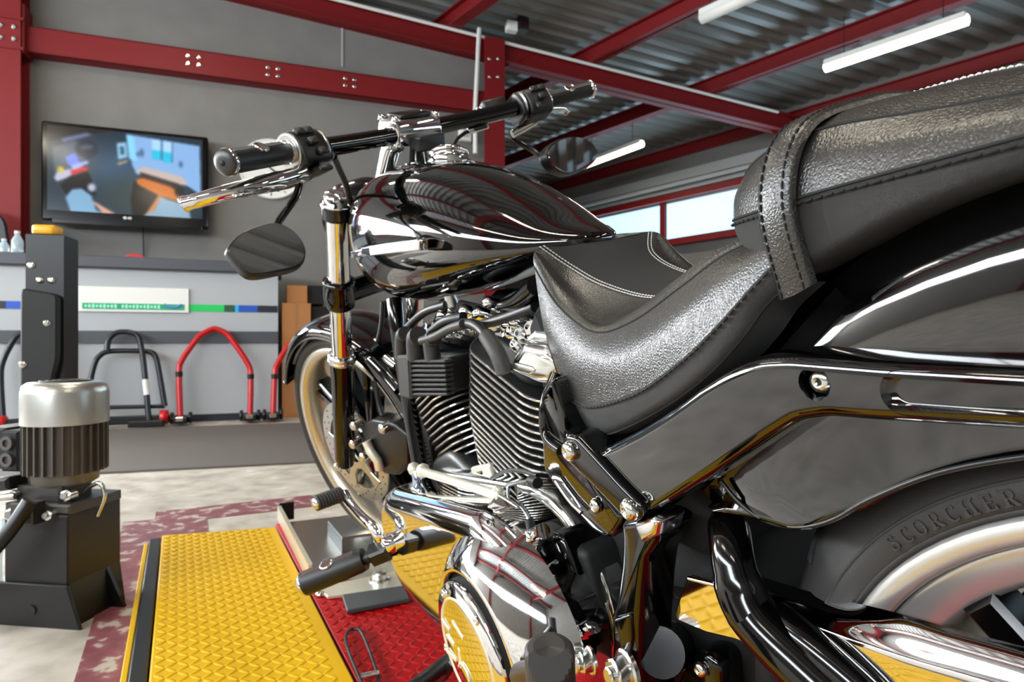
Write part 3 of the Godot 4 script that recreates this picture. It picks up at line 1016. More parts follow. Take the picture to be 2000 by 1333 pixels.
func stand_blue(list: Array, label: String, handle: bool) -> void:
	var o := thing("paddock_stand", label, "stand", wall_xf * at(0, 0.012, 0), "paddock stands along the counter")
	var st := mb()
	var p := stand_pts(list)
	var soft := []
	for i in p.size():
		if i == 0 or i == p.size() - 1: soft.append(p[i]); continue
		soft.append(p[i].lerp(p[i - 1], 0.2)); soft.append(p[i].lerp(p[i + 1], 0.2))
	tube(st, cr(soft, 4), 0.021, 10)
	obj("frame", st, M.stand_blue, o)
	st = mb()
	tube(st, [p[0], p[p.size() - 1]], 0.016, 8)
	obj("cross_bar", st, M.stand_blue, o)
	var a: Vector3 = p[0]
	var b: Vector3 = p[p.size() - 1]
	st = mb()
	box(st, at((a.x + b.x) / 2, 0.05, a.z + 0.02), Vector3(absf(b.x - a.x), 0.06, 0.06), 0.01)
	obj("lower_beam", st, M.stand_blue, o)
	for e in [a, b]:
		st = mb()
		lathe(st, aim(Vector3(e.x - 0.03, 0.06, e.z + 0.02), Vector3.RIGHT), [[0.03, 0], [0.055, 0.005], [0.055, 0.055], [0.03, 0.06]], 18)
		obj("roller", st, M.red, o)
	st = mb()
	box(st, at(b.x - 0.11, 0.025, b.z + 0.1), Vector3(0.24, 0.05, 0.08), 0.01)
	obj("foot_plate", st, M.black, o)
	if handle:
		st = mb()
		var hp := stand_pts([[209, 688], [212, 668], [226, 654], [250, 652], [269, 660], [277, 688], [284, 745], [291, 828]], 0.04)
		tube(st, cr(hp, 5), 0.021, 10)
		obj("hoop_handle", st, M.stand_blue, o)
		st = mb()
		tube(st, stand_pts([[284, 745], [287, 775]], 0.04), 0.0225, 10)
		obj("sticker", st, M.white, o)

# ---------------------------------------------------------------- on the floor: lift, pump, post
func gpoly(list: Array, y: float) -> Array:
	var o := []
	for q in list: o.append(G(q[0], q[1], y))
	return o
func ground_slab(st: SurfaceTool, pts: Array, y0: float, y1: float, bev := 0.0) -> void:
	var p := PackedVector2Array()
	for q in pts: p.append(Vector2(q.x, -q.z))
	slab(st, p, y0, y1, bev, Transform3D(Basis(Vector3.RIGHT, Vector3.FORWARD, Vector3.UP), Vector3.ZERO))

func build_floor_things() -> void:
	# dark mat before the counter
	var st := mb()
	var a := G(100, 932)
	var b := G(620, 905)
	var dir := (b - a).normalized()
	var back := Vector3(dir.z, 0, -dir.x) * (1.0 if Vector3(dir.z, 0, -dir.x).z < 0 else -1.0)
	var m0 := a - dir * 3.0
	var m1 := b + dir * 1.2
	ground_slab(st, [m0, m1, m1 + back * 1.75, m0 + back * 1.75], 0.0, 0.012, 0.004)
	var o: Node3D = tag(obj("rubber_mat", st, M.mat, self), "long dark rubber mat on the floor before the counter", "mat")
	# lift
	var fl := G(317, 1046, PLATE)
	var fr := G(538, 1030, PLATE)
	var nl := G(294, 1333, PLATE)
	var nr := G(680, 1313, PLATE)
	var ld := ((nl - fl).normalized() + (nr - fr).normalized()).normalized()      # towards the lens
	var side := Vector3(-ld.z, 0, ld.x)
	if side.x < 0: side = -side
	var yw: float = (fr - fl).dot(side)
	# worn red paint framing the lift
	st = mb()
	var p0 := G(240, 1026)
	for q in [[p0 - side * 0.02, 0.16, 3.2, true], [p0, 1.9, 0.22, false]]: pass
	ground_slab(st, [p0 - ld * 0.03, p0 + side * 0.27 - ld * 0.0, p0 + side * 0.27 + ld * 2.6, p0 + ld * 2.6], 0.0, 0.0025)
	ground_slab(st, [p0 - ld * 0.14 + side * 0.1, p0 + side * 2.0 - ld * 0.14, p0 + side * 2.0 + ld * 0.06, p0 + ld * 0.06 + side * 0.1], 0.0, 0.002)
	tag(obj("floor_paint", st, M.floor_red, self), "worn dull red paint border on the concrete around the lift", "floor paint")
	var lift := thing("motorcycle_lift", "low motorcycle lift with yellow side deck and red centre deck", "lift")
	var L := 2.3
	st = mb()
	ground_slab(st, [fl, fr, fr + ld * L, fl + ld * L], PLATE - 0.012, PLATE, 0.003)
	var yd := obj("side_deck", st, M.deck_yellow, lift)
	st = mb()
	ground_slab(st, [fl - side * 0.035 + ld * 0.01, fl - side * 0.004 + ld * 0.01, fl - side * 0.004 + ld * L, fl - side * 0.035 + ld * L], 0.004, PLATE - 0.004, 0.003)
	obj("deck_skirt", st, M.deck_edge, lift)
	st = mb()
	ground_slab(st, [fl - side * 0.05 + ld * 0.0, fl - side * 0.038 + ld * 0.0, fl - side * 0.038 + ld * L, fl - side * 0.05 + ld * L], 0.004, PLATE - 0.02, 0.002)
	obj("skirt_edge", st, M.deck_yellow, lift)
	treads(yd, fl, (fr - fl).normalized(), ld, fl.distance_to(fr), L, M.deck_yellow)
	st = mb()
	var rw := 0.62
	var ro := fr + side * 0.006 - ld * 0.05
	ground_slab(st, [ro, ro + side * rw, ro + side * rw + ld * (L + 0.05), ro + ld * (L + 0.05)], PLATE - 0.02, PLATE - 0.004, 0.002)
	var rd := obj("centre_deck", st, M.deck_red, lift)
	treads(rd, ro + Vector3.DOWN * 0.004, side, ld, rw, L, M.deck_red)
	# front wheel clamp: zinc tray, rails and box channel
	var tp := PLATE + 0.002
	st = mb()
	ground_slab(st, gpoly([[566, 1020], [700, 1005], [800, 1120], [612, 1140]], tp), tp - 0.006, tp)
	obj("clamp_tray", st, M.steel, lift)
	st = mb()
	var r0 := G(545, 1012, PLATE)
	var r1 := G(606, 1135, PLATE)
	span_box(st, r0 + Vector3.UP * 0.02, r1 + Vector3.UP * 0.02, 0.012, 0.045, Vector3.UP, 0.002)
	obj("clamp_rail", st, M.cream_metal, lift)
	st = mb()
	span_box(st, r0 + Vector3.UP * 0.02, r0 + Vector3.UP * 0.02 + side * 0.05, 0.01, 0.06, Vector3.UP, 0.002)
	obj("clamp_hook", st, M.black, lift)
	st = mb()
	var c0 := G(650, 1045, PLATE) + side * 0.03
	span_box(st, c0 + Vector3.UP * 0.045, c0 + ld * 0.2 + Vector3.UP * 0.045, 0.09, 0.008, Vector3.UP)
	for s in [-0.043, 0.043]: span_box(st, c0 + side * s + Vector3.UP * 0.022, c0 + side * s + ld * 0.2 + Vector3.UP * 0.022, 0.006, 0.045, Vector3.UP)
	obj("box_channel", st, M.zinc, lift)
	st = mb()
	span_box(st, c0 + side * 0.12 + Vector3.UP * 0.05 - ld * 0.12, c0 + side * 0.12 + ld * 0.14 + Vector3.UP * 0.05, 0.01, 0.1, Vector3.UP)
	obj("wheel_cheek", st, M.zinc, lift)
	st = mb()
	ground_slab(st, gpoly([[618, 1150], [772, 1118], [800, 1150], [640, 1168]], tp), tp - 0.004, tp + 0.003, 0.001)
	obj("cross_plate", st, M.cream_metal, lift)
	st = mb()
	var bc := G(741, 1136, tp)
	lathe(st, Transform3D(Basis(), bc), [[0.026, 0.0], [0.026, 0.006], [0.018, 0.008], [0.018, 0.02], [0.008, 0.022]], 20, true)
	obj("clamp_knob", st, M.zinc, lift)
	st = mb()
	ground_slab(st, gpoly([[668, 1168], [790, 1150], [800, 1176], [678, 1200]], tp), tp - 0.002, tp + 0.008, 0.002)
	obj("ramp_strip", st, mat(Color(0.28, 0.29, 0.3), 0.5, 0.3), lift)
	for q in [[626, 1162], [1, 1]]:
		if q[0] == 1: continue
		st = mb()
		lathe(st, Transform3D(Basis(), G(q[0], q[1], PLATE)), [[0.012, 0], [0.012, 0.004], [0.007, 0.007]], 14)
		obj("rivet", st, M.zinc, lift)
	# wire hook lying on the red deck
	st = mb()
	var wp := gpoly([[712, 1345], [700, 1320], [676, 1258], [679, 1236], [693, 1229], [708, 1240], [735, 1310], [742, 1345]], PLATE + 0.006)
	tube(st, cr(wp, 5), 0.0035, 8)
	var wk := thing("wire_hook", "bent black wire hook lying on the red deck", "hook")
	obj("wire", st, M.black, wk)
	st = mb()
	tube(st, gpoly([[705, 1322], [740, 1316]], PLATE + 0.012), 0.006, 8)
	obj("crosspiece", st, M.zinc, wk)
	build_pump()
	build_post()

func treads(deck: Node3D, o: Vector3, side: Vector3, ld: Vector3, w: float, l: float, m: Material) -> void:   # raised lozenges of the chequer plate
	var st := mb()
	var n := 6
	var rows := []
	for q in [[1.0, 0.0], [0.8, 0.0012], [0.45, 0.0019]]:
		var ring := PackedVector3Array()
		for k in n * 2:
			var a := TAU * k / (n * 2)
			ring.append(Vector3(cos(a) * 0.0135 * q[0], q[1], sin(a) * 0.0042 * q[0]))
		rows.append(ring)
	grid(st, rows, true)
	fan(st, rows[2])
	st.generate_normals()
	var mesh := st.commit()
	mesh.surface_set_material(0, m)
	var mm := MultiMesh.new()
	mm.transform_format = MultiMesh.TRANSFORM_3D
	mm.mesh = mesh
	var step := 0.0205
	var nx := int((w - 0.02) / step)
	var ny := int((l - 0.03) / step)
	mm.instance_count = nx * ny
	var i := 0
	for y in ny:
		for x in nx:
			var p := o + side * (0.015 + x * step) + ld * (0.02 + y * step)
			var s := 1.0 if (x + y) % 2 == 0 else -1.0
			var d := (side * 0.72 + ld * s * 0.7).normalized()
			mm.set_instance_transform(i, Transform3D(Basis(d, Vector3.UP, d.cross(Vector3.UP)), p))
			i += 1
	var mi := MultiMeshInstance3D.new()
	mi.name = "tread_pattern"
	mi.multimesh = mm
	mi.material_override = m
	deck.add_child(mi, true)
	stuff(mi)

func build_pump() -> void:
	var base := G(122, 1196)
	var turn := Basis(Vector3.UP, deg_to_rad(-8))
	var o := thing("hydraulic_pump", "grey electric pump motor with silver cap on a black oil tank", "pump", Transform3D(turn, base))
	var st := mb()
	slab(st, PackedVector2Array([Vector2(-0.11, 0), Vector2(0.1, 0), Vector2(0.085, 0.1), Vector2(0.085, 0.26), Vector2(-0.085, 0.26), Vector2(-0.085, 0.1)]), -0.09, 0.075, 0.004)
	obj("oil_tank", st, M.black, o)
	st = mb()
	slab(st, PackedVector2Array([Vector2(-0.115, 0), Vector2(0.125, 0), Vector2(0.09, 0.1), Vector2(-0.09, 0.1)]), 0.075, 0.085, 0.002)
	slab(st, PackedVector2Array([Vector2(0.085, 0), Vector2(0.135, 0), Vector2(0.085, 0.1)]), -0.05, -0.04)
	obj("foot_bracket", st, M.black, o)
	st = mb()
	lathe(st, aim(Vector3(0.0, 0.04, 0.084), Vector3.BACK), [[0.012, 0], [0.012, 0.004], [0.005, 0.004]], 14, true)
	obj("drain_plug", st, M.matte, o)
	st = mb()
	box(st, at(0, 0.272, -0.01), Vector3(0.172, 0.022, 0.165), 0.004)
	obj("valve_plate", st, mat(Color(0.33, 0.32, 0.31), 0.4, 0.7), o)
	st = mb()
	box(st, at(-0.02, 0.3, 0.0), Vector3(0.12, 0.04, 0.1), 0.005)
	box(st, at(-0.01, 0.268, 0.085), Vector3(0.06, 0.05, 0.04), 0.004)
	obj("valve_block", st, mat(Color(0.3, 0.29, 0.28), 0.4, 0.7), o)
	for q in [[-0.045, 0.262, 0.09, 0.016], [-0.005, 0.265, 0.105, 0.014], [0.045, 0.262, 0.085, 0.012], [0.06, 0.3, 0.05, 0.014], [-0.075, 0.3, 0.06, 0.012]]:
		st = mb()
		lathe(st, aim(Vector3(q[0], q[1], q[2]), Vector3(0.1, 0.2, 1)), [[q[3], -0.02], [q[3], 0.006], [q[3] * 0.6, 0.008], [q[3] * 0.6, 0.014]], 6, true)
		obj("fitting", st, M.zinc, o)
	st = mb()
	lathe(st, at(0, 0.315, -0.01), [[0.058, 0], [0.07, 0.008], [0.072, 0.03], [0.078, 0.035]], 28)
	obj("motor_flange", st, mat(Color(0.5, 0.48, 0.44), 0.45, 0.5), o)
	st = mb()
	lathe(st, at(0, 0.345, -0.01), [[0.08, 0], [0.08, 0.13]], 32, true)
	obj("motor_body", st, mat(Color(0.34, 0.32, 0.305), 0.45, 0.4), o)
	for k in 28:
		var a := TAU * k / 28
		st = mb()
		box(st, Transform3D(Basis(Vector3.UP, -a), Vector3(cos(a) * 0.084, 0.41, sin(a) * 0.084 - 0.01)), Vector3(0.012, 0.126, 0.0035))
		obj("cooling_fin", st, mat(Color(0.38, 0.36, 0.34), 0.42, 0.4), o)
	st = mb()
	lathe(st, at(0, 0.465, -0.01), [[0.092, 0], [0.092, 0.075], [0.088, 0.092], [0.078, 0.1], [0.06, 0.102]], 40)
	obj("fan_cap", st, mat(Color(0.8, 0.8, 0.78), 0.3, 0.85), o)
	for r in 4:
		st = mb()
		var ring := []
		for k in 25: ring.append(Vector3(cos(TAU * k / 24) * (0.014 + r * 0.013), 0.568, sin(TAU * k / 24) * (0.014 + r * 0.013) - 0.01))
		tube(st, ring, 0.0025, 6, false)
		obj("fan_grille", st, M.matte, o)
	st = mb()
	box(st, at(-0.105, 0.4, 0.0), Vector3(0.05, 0.1, 0.085), 0.006)
	obj("terminal_box", st, M.matte, o)
	st = mb()
	box(st, at(-0.15, 0.405, -0.01), Vector3(0.06, 0.1, 0.1), 0.006)
	obj("switch_case", st, M.black, o)
	for y in [0.38, 0.42]:
		st = mb()
		lathe(st, aim(Vector3(-0.105, y, 0.042), Vector3.BACK), [[0.017, 0], [0.017, 0.01], [0.009, 0.01], [0.009, 0.004]], 16, true)
		obj("cable_gland", st, mat(Color(0.3, 0.29, 0.28), 0.5), o)
	st = mb()
	tube(st, cr([Vector3(0.02, 0.27, 0.11), Vector3(-0.01, 0.2, 0.14), Vector3(-0.08, 0.11, 0.17), Vector3(-0.2, -0.0, 0.2)].map(func(v): return v + Vector3.UP * 0.03), 6), 0.016, 10)
	obj("hose", st, M.black, o)
	st = mb()
	tube(st, cr([Vector3(0.06, 0.3, 0.0), Vector3(0.1, 0.32, 0.0), Vector3(0.115, 0.29, 0.0), Vector3(0.095, 0.24, 0.0)], 5), 0.005, 8)
	obj("return_pipe", st, M.zinc, o)
	st = mb()
	tube(st, [Vector3(-0.06, 0.3, 0.07), Vector3(-0.22, 0.28, 0.12)], 0.008, 8)
	obj("lever", st, M.zinc, o)
	st = mb()
	box(st, Transform3D(Basis(Vector3.BACK, 0.15), Vector3(-0.16, 0.315, 0.04)), Vector3(0.16, 0.03, 0.06), 0.006)
	obj("pedal", st, M.black, o)
	st = mb()
	tube(st, cr([Vector3(-0.095, 0.24, 0.06), Vector3(-0.105, 0.15, 0.07), Vector3(-0.09, 0.07, 0.08)], 4), 0.008, 8)
	obj("sight_tube", st, M.clear, o)

func build_post() -> void:
	var d := 2.25
	var top := Z(103, 462, d)
	var o := thing("lift_post", "square black lift control post with a yellow cap", "post", Transform3D(Basis(Vector3.UP, deg_to_rad(14)), Vector3(top.x, 0, top.z)))
	var h := top.y
	var st := mb()
	slab(st, rrect(0.115, 0.12), 0.0, h, 0.004, Transform3D(Basis(Vector3.RIGHT, Vector3.FORWARD, Vector3.UP), Vector3.ZERO))
	obj("column", st, M.black, o)
	st = mb()
	slab(st, soften(PackedVector2Array([Vector2(-0.055, 0), Vector2(0.03, 0), Vector2(0.055, 0.12), Vector2(0.055, 0.34), Vector2(-0.055, 0.36)]), 0.02), 0.0, 0.035, 0.006, at(-0.004, h - 0.55, 0.06))
	obj("front_cover", st, M.matte, o)
	st = mb()
	slab(st, rrect(0.075, 0.075, 0.015), 0.0, 0.035, 0.006, Transform3D(Basis(Vector3.RIGHT, Vector3.FORWARD, Vector3.UP), Vector3(-0.015, h, 0)), 2)
	obj("cap", st, M.yellow, o)
	for q in [[-0.04, h - 0.11], [-0.015, h - 0.16], [0.02, h - 0.16], [0.02, h - 0.31], [-0.05, h - 0.45]]:
		st = mb()
		var z := 0.06 if q[1] > h - 0.19 else 0.094
		lathe(st, aim(Vector3(q[0], q[1], z), Vector3.BACK), [[0.012, -0.01], [0.012, 0.004], [0.006, 0.007]], 14)
		obj("screw", st, M.zinc, o)
	st = mb()
	box(st, at(0, 0.006, 0), Vector3(0.22, 0.012, 0.22), 0.003)
	obj("base_plate", st, M.black, o)

# ---------------------------------------------------------------- the motorcycle, in its own frame: x forward, y up from the tyre contact, z to its far side
const RC := Vector3(0, 0.325, 0)          # rear axle
const FC := Vector3(1.695, 0.345, 0)      # front axle, before steering
var bike: Node3D

func wheel_xf(c: Vector3) -> Transform3D: return aim(c, Vector3.BACK)
func V(x: float, y: float, z: float) -> Vector3: return Vector3(x, y, z)
func frame_at(base: Transform3D, o: Vector3, x: Vector3, y: Vector3) -> Transform3D:   # a local frame; its z is x cross y
	var xx := x.normalized()
	var yy := (y - xx * y.dot(xx)).normalized()
	return base * Transform3D(Basis(xx, yy, xx.cross(yy)), o)
func trace(xf: Transform3D, list: Array) -> PackedVector2Array:      # pixels to an outline in the xy plane of a frame
	var o := PackedVector2Array()
	for q in list:
		var p := cut(xf, q[0], q[1], 0.0)
		o.append(Vector2(p.x, p.y))
	return o
func outline(list: Array, w: float) -> PackedVector2Array:
	var o := PackedVector2Array()
	for q in list:
		var p := B(q[0], q[1], w)
		o.append(Vector2(p.x, p.y))
	return o

func with_holes(outer: PackedVector2Array, holes: Array) -> Array:   # an outline less its holes, as pieces without holes
	var parts := [outer]
	for h in holes:
		var lo := Vector2(1e9, 1e9)
		var hi := -lo
		for q in h:
			lo = lo.min(q)
			hi = hi.max(q)
		var cx := (lo.x + hi.x) / 2
		var out := []
		for p in parts:
			for r in [[cx - 9.0, cx], [cx, cx + 9.0]]:
				var half := PackedVector2Array([Vector2(r[0], -9), Vector2(r[1], -9), Vector2(r[1], 9), Vector2(r[0], 9)])
				for piece in Geometry2D.intersect_polygons(p, half):
					for left in Geometry2D.clip_polygons(piece, h): out.append(left)
		parts = out
	return parts
func plate(st: SurfaceTool, poly: PackedVector2Array, zf: float, zb: float, bev: float, holes: Array, steps := 3) -> void:   # a plate whose seen face (zf, the smaller z) has holes with walls
	var levels := []
	for k in steps + 1:
		var a := PI / 2 * k / steps
		levels.append([bev * (1 - sin(a)), zf + bev * (1 - cos(a))])
	levels.append([0.0, zb])
	var rings := []
	for l in levels:
		var p2 := inset(poly, l[0]) if l[0] > 0 else poly
		var ring := PackedVector3Array()
		for q in p2: ring.append(V(q.x, q.y, l[1]))
		rings.append(ring)
	grid(st, rings, true)
	st.set_smooth_group(-1)
	for part in with_holes(inset(poly, bev), holes):
		var ix := Geometry2D.triangulate_polygon(part)
		for i in range(0, ix.size(), 3):
			tri(st, V(part[ix[i]].x, part[ix[i]].y, zf), V(part[ix[i + 2]].x, part[ix[i + 2]].y, zf), V(part[ix[i + 1]].x, part[ix[i + 1]].y, zf))
	var idx := Geometry2D.triangulate_polygon(poly)
	for i in range(0, idx.size(), 3):
		tri(st, V(poly[idx[i]].x, poly[idx[i]].y, zb), V(poly[idx[i + 1]].x, poly[idx[i + 1]].y, zb), V(poly[idx[i + 2]].x, poly[idx[i + 2]].y, zb))
	st.set_smooth_group(0)
func dish(st: SurfaceTool, hole: PackedVector2Array, zf: float, depth: float, shrink: float) -> void:   # the walls and floor of a recess
	var rings := []
	for l in [[0.0, 0.0], [shrink * 0.15, depth * 0.15], [shrink * 0.8, depth * 0.95], [shrink, depth]]:
		var p2 := inset(hole, l[0]) if l[0] > 0 else hole
		var ring := PackedVector3Array()
		for q in p2: ring.append(V(q.x, q.y, zf + l[1]))
		rings.append(ring)
	grid(st, rings, true)
	st.set_smooth_group(-1)
	fan(st, rings[3])
	st.set_smooth_group(0)
func bolt_head(parent: Node3D, p: Vector3, dir: Vector3, r: float, m: Material) -> void:   # a button head with a star socket
	var st := mb()
	lathe(st, aim(p, dir), [[r * 0.95, -r * 0.3], [r, 0], [r * 0.97, r * 0.25], [r * 0.8, r * 0.5], [r * 0.5, r * 0.62], [r * 0.4, r * 0.64], [r * 0.36, r * 0.35], [0.0, r * 0.35]], 20)
	var o := obj("bolt", st, m, parent)
	st = mb()
	var star := PackedVector2Array()
	for k in 12: star.append(Vector2(cos(TAU * k / 12), sin(TAU * k / 12)) * r * (0.34 if k % 2 == 0 else 0.24))
	var f := aim(p, dir)
	slab(st, star, r * 0.3, r * 0.37, 0.0, Transform3D(Basis(f.basis.z, f.basis.x, f.basis.y), p))
	obj("socket", st, M.void, o)

func build_motorcycle() -> void:
	bike = thing("motorcycle", "black and chrome cruiser motorcycle standing on the yellow and red lift", "motorcycle", bike_xf)
	rear_wheel()
	rear_fender()
	strut_and_frame()
	seats()
	tank()
	front_end()
	handlebar()
	engine()
	primary()
	lower_parts()

func rear_wheel() -> void:
	var w := sub("rear_wheel", bike)
	var st := mb()
	var pr := []
	var half := [[0.226, -0.1], [0.2435, -0.1105], [0.248, -0.114], [0.255, -0.1165], [0.262, -0.1165], [0.2645, -0.115], [0.276, -0.1105], [0.29, -0.1], [0.304, -0.078], [0.314, -0.048], [0.319, -0.016]]
	for q in half: pr.append(q)
	for i in half.size(): pr.append([half[half.size() - 1 - i][0], -half[half.size() - 1 - i][1]])
	lathe(st, wheel_xf(RC), pr, 96, false, false)
	var tire := obj("tire", st, M.rubber, w)
	# tread grooves running from the shoulder towards the crown
	for k in 26:
		var a := TAU * k / 26
		st = mb()
		var pts := []
		for q in [[0.2925, -0.098, 0.0], [0.3045, -0.077, 0.03], [0.3135, -0.05, 0.075], [0.3175, -0.03, 0.11]]:
			var b: float = a + q[2] * (1.0 if k % 2 == 0 else 0.6)
			pts.append(RC + V(cos(b) * q[0], sin(b) * q[0], q[1]))
		tube(st, cr(pts, 4), [0.001, 0.0032, 0.0032, 0.003, 0.0032, 0.003, 0.0032, 0.003, 0.003, 0.003, 0.002, 0.002, 0.001], 8)
		obj("tread_groove", st, M.void, tire)
	for r in [0.2645, 0.2465]:
		st = mb()
		lathe(st, wheel_xf(RC), [[r - 0.0012, -0.1155 if r > 0.25 else -0.113], [r, -0.1172 if r > 0.25 else -0.1148], [r + 0.0012, -0.1148 if r > 0.25 else -0.114]], 96, false, false)
		obj("sidewall_ring", st, M.rubber, tire)
	# raised lettering on the sidewall
	var font := SystemFont.new()
	font.font_names = PackedStringArray(["Droid Serif"])
	font.font_weight = 700
	var word := "SCORCHER"
	for k in word.length():
		var a := deg_to_rad(46.2 + k * 2.75)
		var tm := TextMesh.new()
		tm.text = word[k]
		tm.font = font
		tm.font_size = 32
		tm.pixel_size = 0.00042
		tm.depth = 0.0016
		var o := MeshInstance3D.new()
		o.name = "letter"
		o.mesh = tm
		o.material_override = M.rubber
		# letters stand on the rim, read from outside (looking along +z): right of the reader is -x at the top
		var up := V(cos(a), sin(a), 0)
		var rt := V(-sin(a), cos(a), 0)
		o.transform = Transform3D(Basis(rt, up, rt.cross(up)), RC + up * 0.2555 + V(0, 0, -0.1168))
		tire.add_child(o, true)
	# rim
	st = mb()
	lathe(st, wheel_xf(RC), [[0.228, -0.095], [0.2435, -0.108], [0.2435, -0.1135], [0.2405, -0.1165], [0.234, -0.1165], [0.2285, -0.113], [0.2265, -0.108]], 96, false, false)
	obj("rim_lip", st, M.wheel_rim, w)
	st = mb()
	lathe(st, wheel_xf(RC), [[0.2268, -0.1], [0.2262, -0.1045], [0.222, -0.1035], [0.205, -0.097], [0.2, -0.09], [0.196, -0.06], [0.196, 0.1], [0.23, 0.11]], 96, false, false)
	obj("rim", st, M.wheel_rim, w)
	st = mb()
	lathe(st, wheel_xf(RC), [[0.06, -0.095], [0.065, -0.09], [0.065, 0.09], [0.02, 0.09]], 40, true)
	obj("hub", st, M.gloss, w)
	for k in 9:
		for s in [-1, 1]:
			var a: float = TAU * (k + 0.35) / 9 + s * 0.13
			var dirv := V(cos(a), sin(a), 0)
			st = mb()
			var tang := V(-sin(a), cos(a), 0)
			slab(st, PackedVector2Array([Vector2(0.05, -0.012), Vector2(0.203, -0.013), Vector2(0.203, 0.013), Vector2(0.05, 0.012)]), -0.098, -0.068, 0.004, Transform3D(Basis(dirv, tang, V(0, 0, 1)), RC))
			obj("spoke", st, M.gloss, w)
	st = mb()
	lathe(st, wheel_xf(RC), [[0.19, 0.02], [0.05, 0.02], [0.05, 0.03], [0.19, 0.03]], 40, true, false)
	obj("spoke_gap_shade", st, M.void, w)  # black disc put in as the dark shade between the spokes

func rear_fender() -> void:
	var st := mb()
	var rows := []
	var th := [30.0, 32.0, 34.0, 36.0, 38.0, 41.0, 45.0, 50.0, 55.0, 60.0]
	for k in 24: th.append(65.0 + k * 5.0)
	for t in th:
		var lip := 0.281
		if t < 50: lip = lerpf(0.287, 0.281, clampf((t - 45) / 10.0, 0, 1))
		if t < 45: lip = 0.287 + 0.0155 * pow((45 - t) / 7.0, 2)
		if t < 38: lip = 0.3025 + (38 - t) * 0.0078
		var flare := 0.004 * clampf((50.0 - t) / 10.0, 0.0, 1.0)
		var prof := [[lip, -0.1375 - flare], [lip + 0.006, -0.1362 - flare], [lerpf(lip, 0.37, 0.5), -0.1352], [0.365, -0.1345], [0.385, -0.131], [0.402, -0.1235], [0.418, -0.11], [0.43, -0.09], [0.4385, -0.06], [0.4425, -0.03]]
		var ring := PackedVector3Array()
		var full := []
		for q in prof: full.append(q)
		full.append([0.4435, 0.0])
		for i in prof.size(): full.append([prof[prof.size() - 1 - i][0], -prof[prof.size() - 1 - i][1]])
		var inner := []
		for q in full: inner.append([q[0] - 0.004 if absf(q[1]) < 0.13 else q[0], q[1] - signf(q[1]) * 0.004])
		inner.reverse()
		var a := deg_to_rad(t)
		for q in full + inner: ring.append(RC + V(cos(a) * q[0], sin(a) * q[0], q[1]))
		rows.append(ring)
	grid(st, rows, true)
	fan(st, rows[0])
	fan(st, rows[rows.size() - 1])
	obj("rear_fender", st, M.paint, bike)
	# inner guard lip of matt plastic along the lower edge
	st = mb()
	var edge := []
	for q in [[1408, 940], [1440, 978], [1480, 1010], [1520, 1026], [1560, 1031], [1600, 1025], [1640, 1010], [1700, 976], [1830, 925], [2000, 893], [2200, 880]]: edge.append(B(q[0], q[1], -0.1395))
	tube(st, cr(edge, 5), 0.0018, 8)
	obj("fender_edge", st, M.satin, bike)

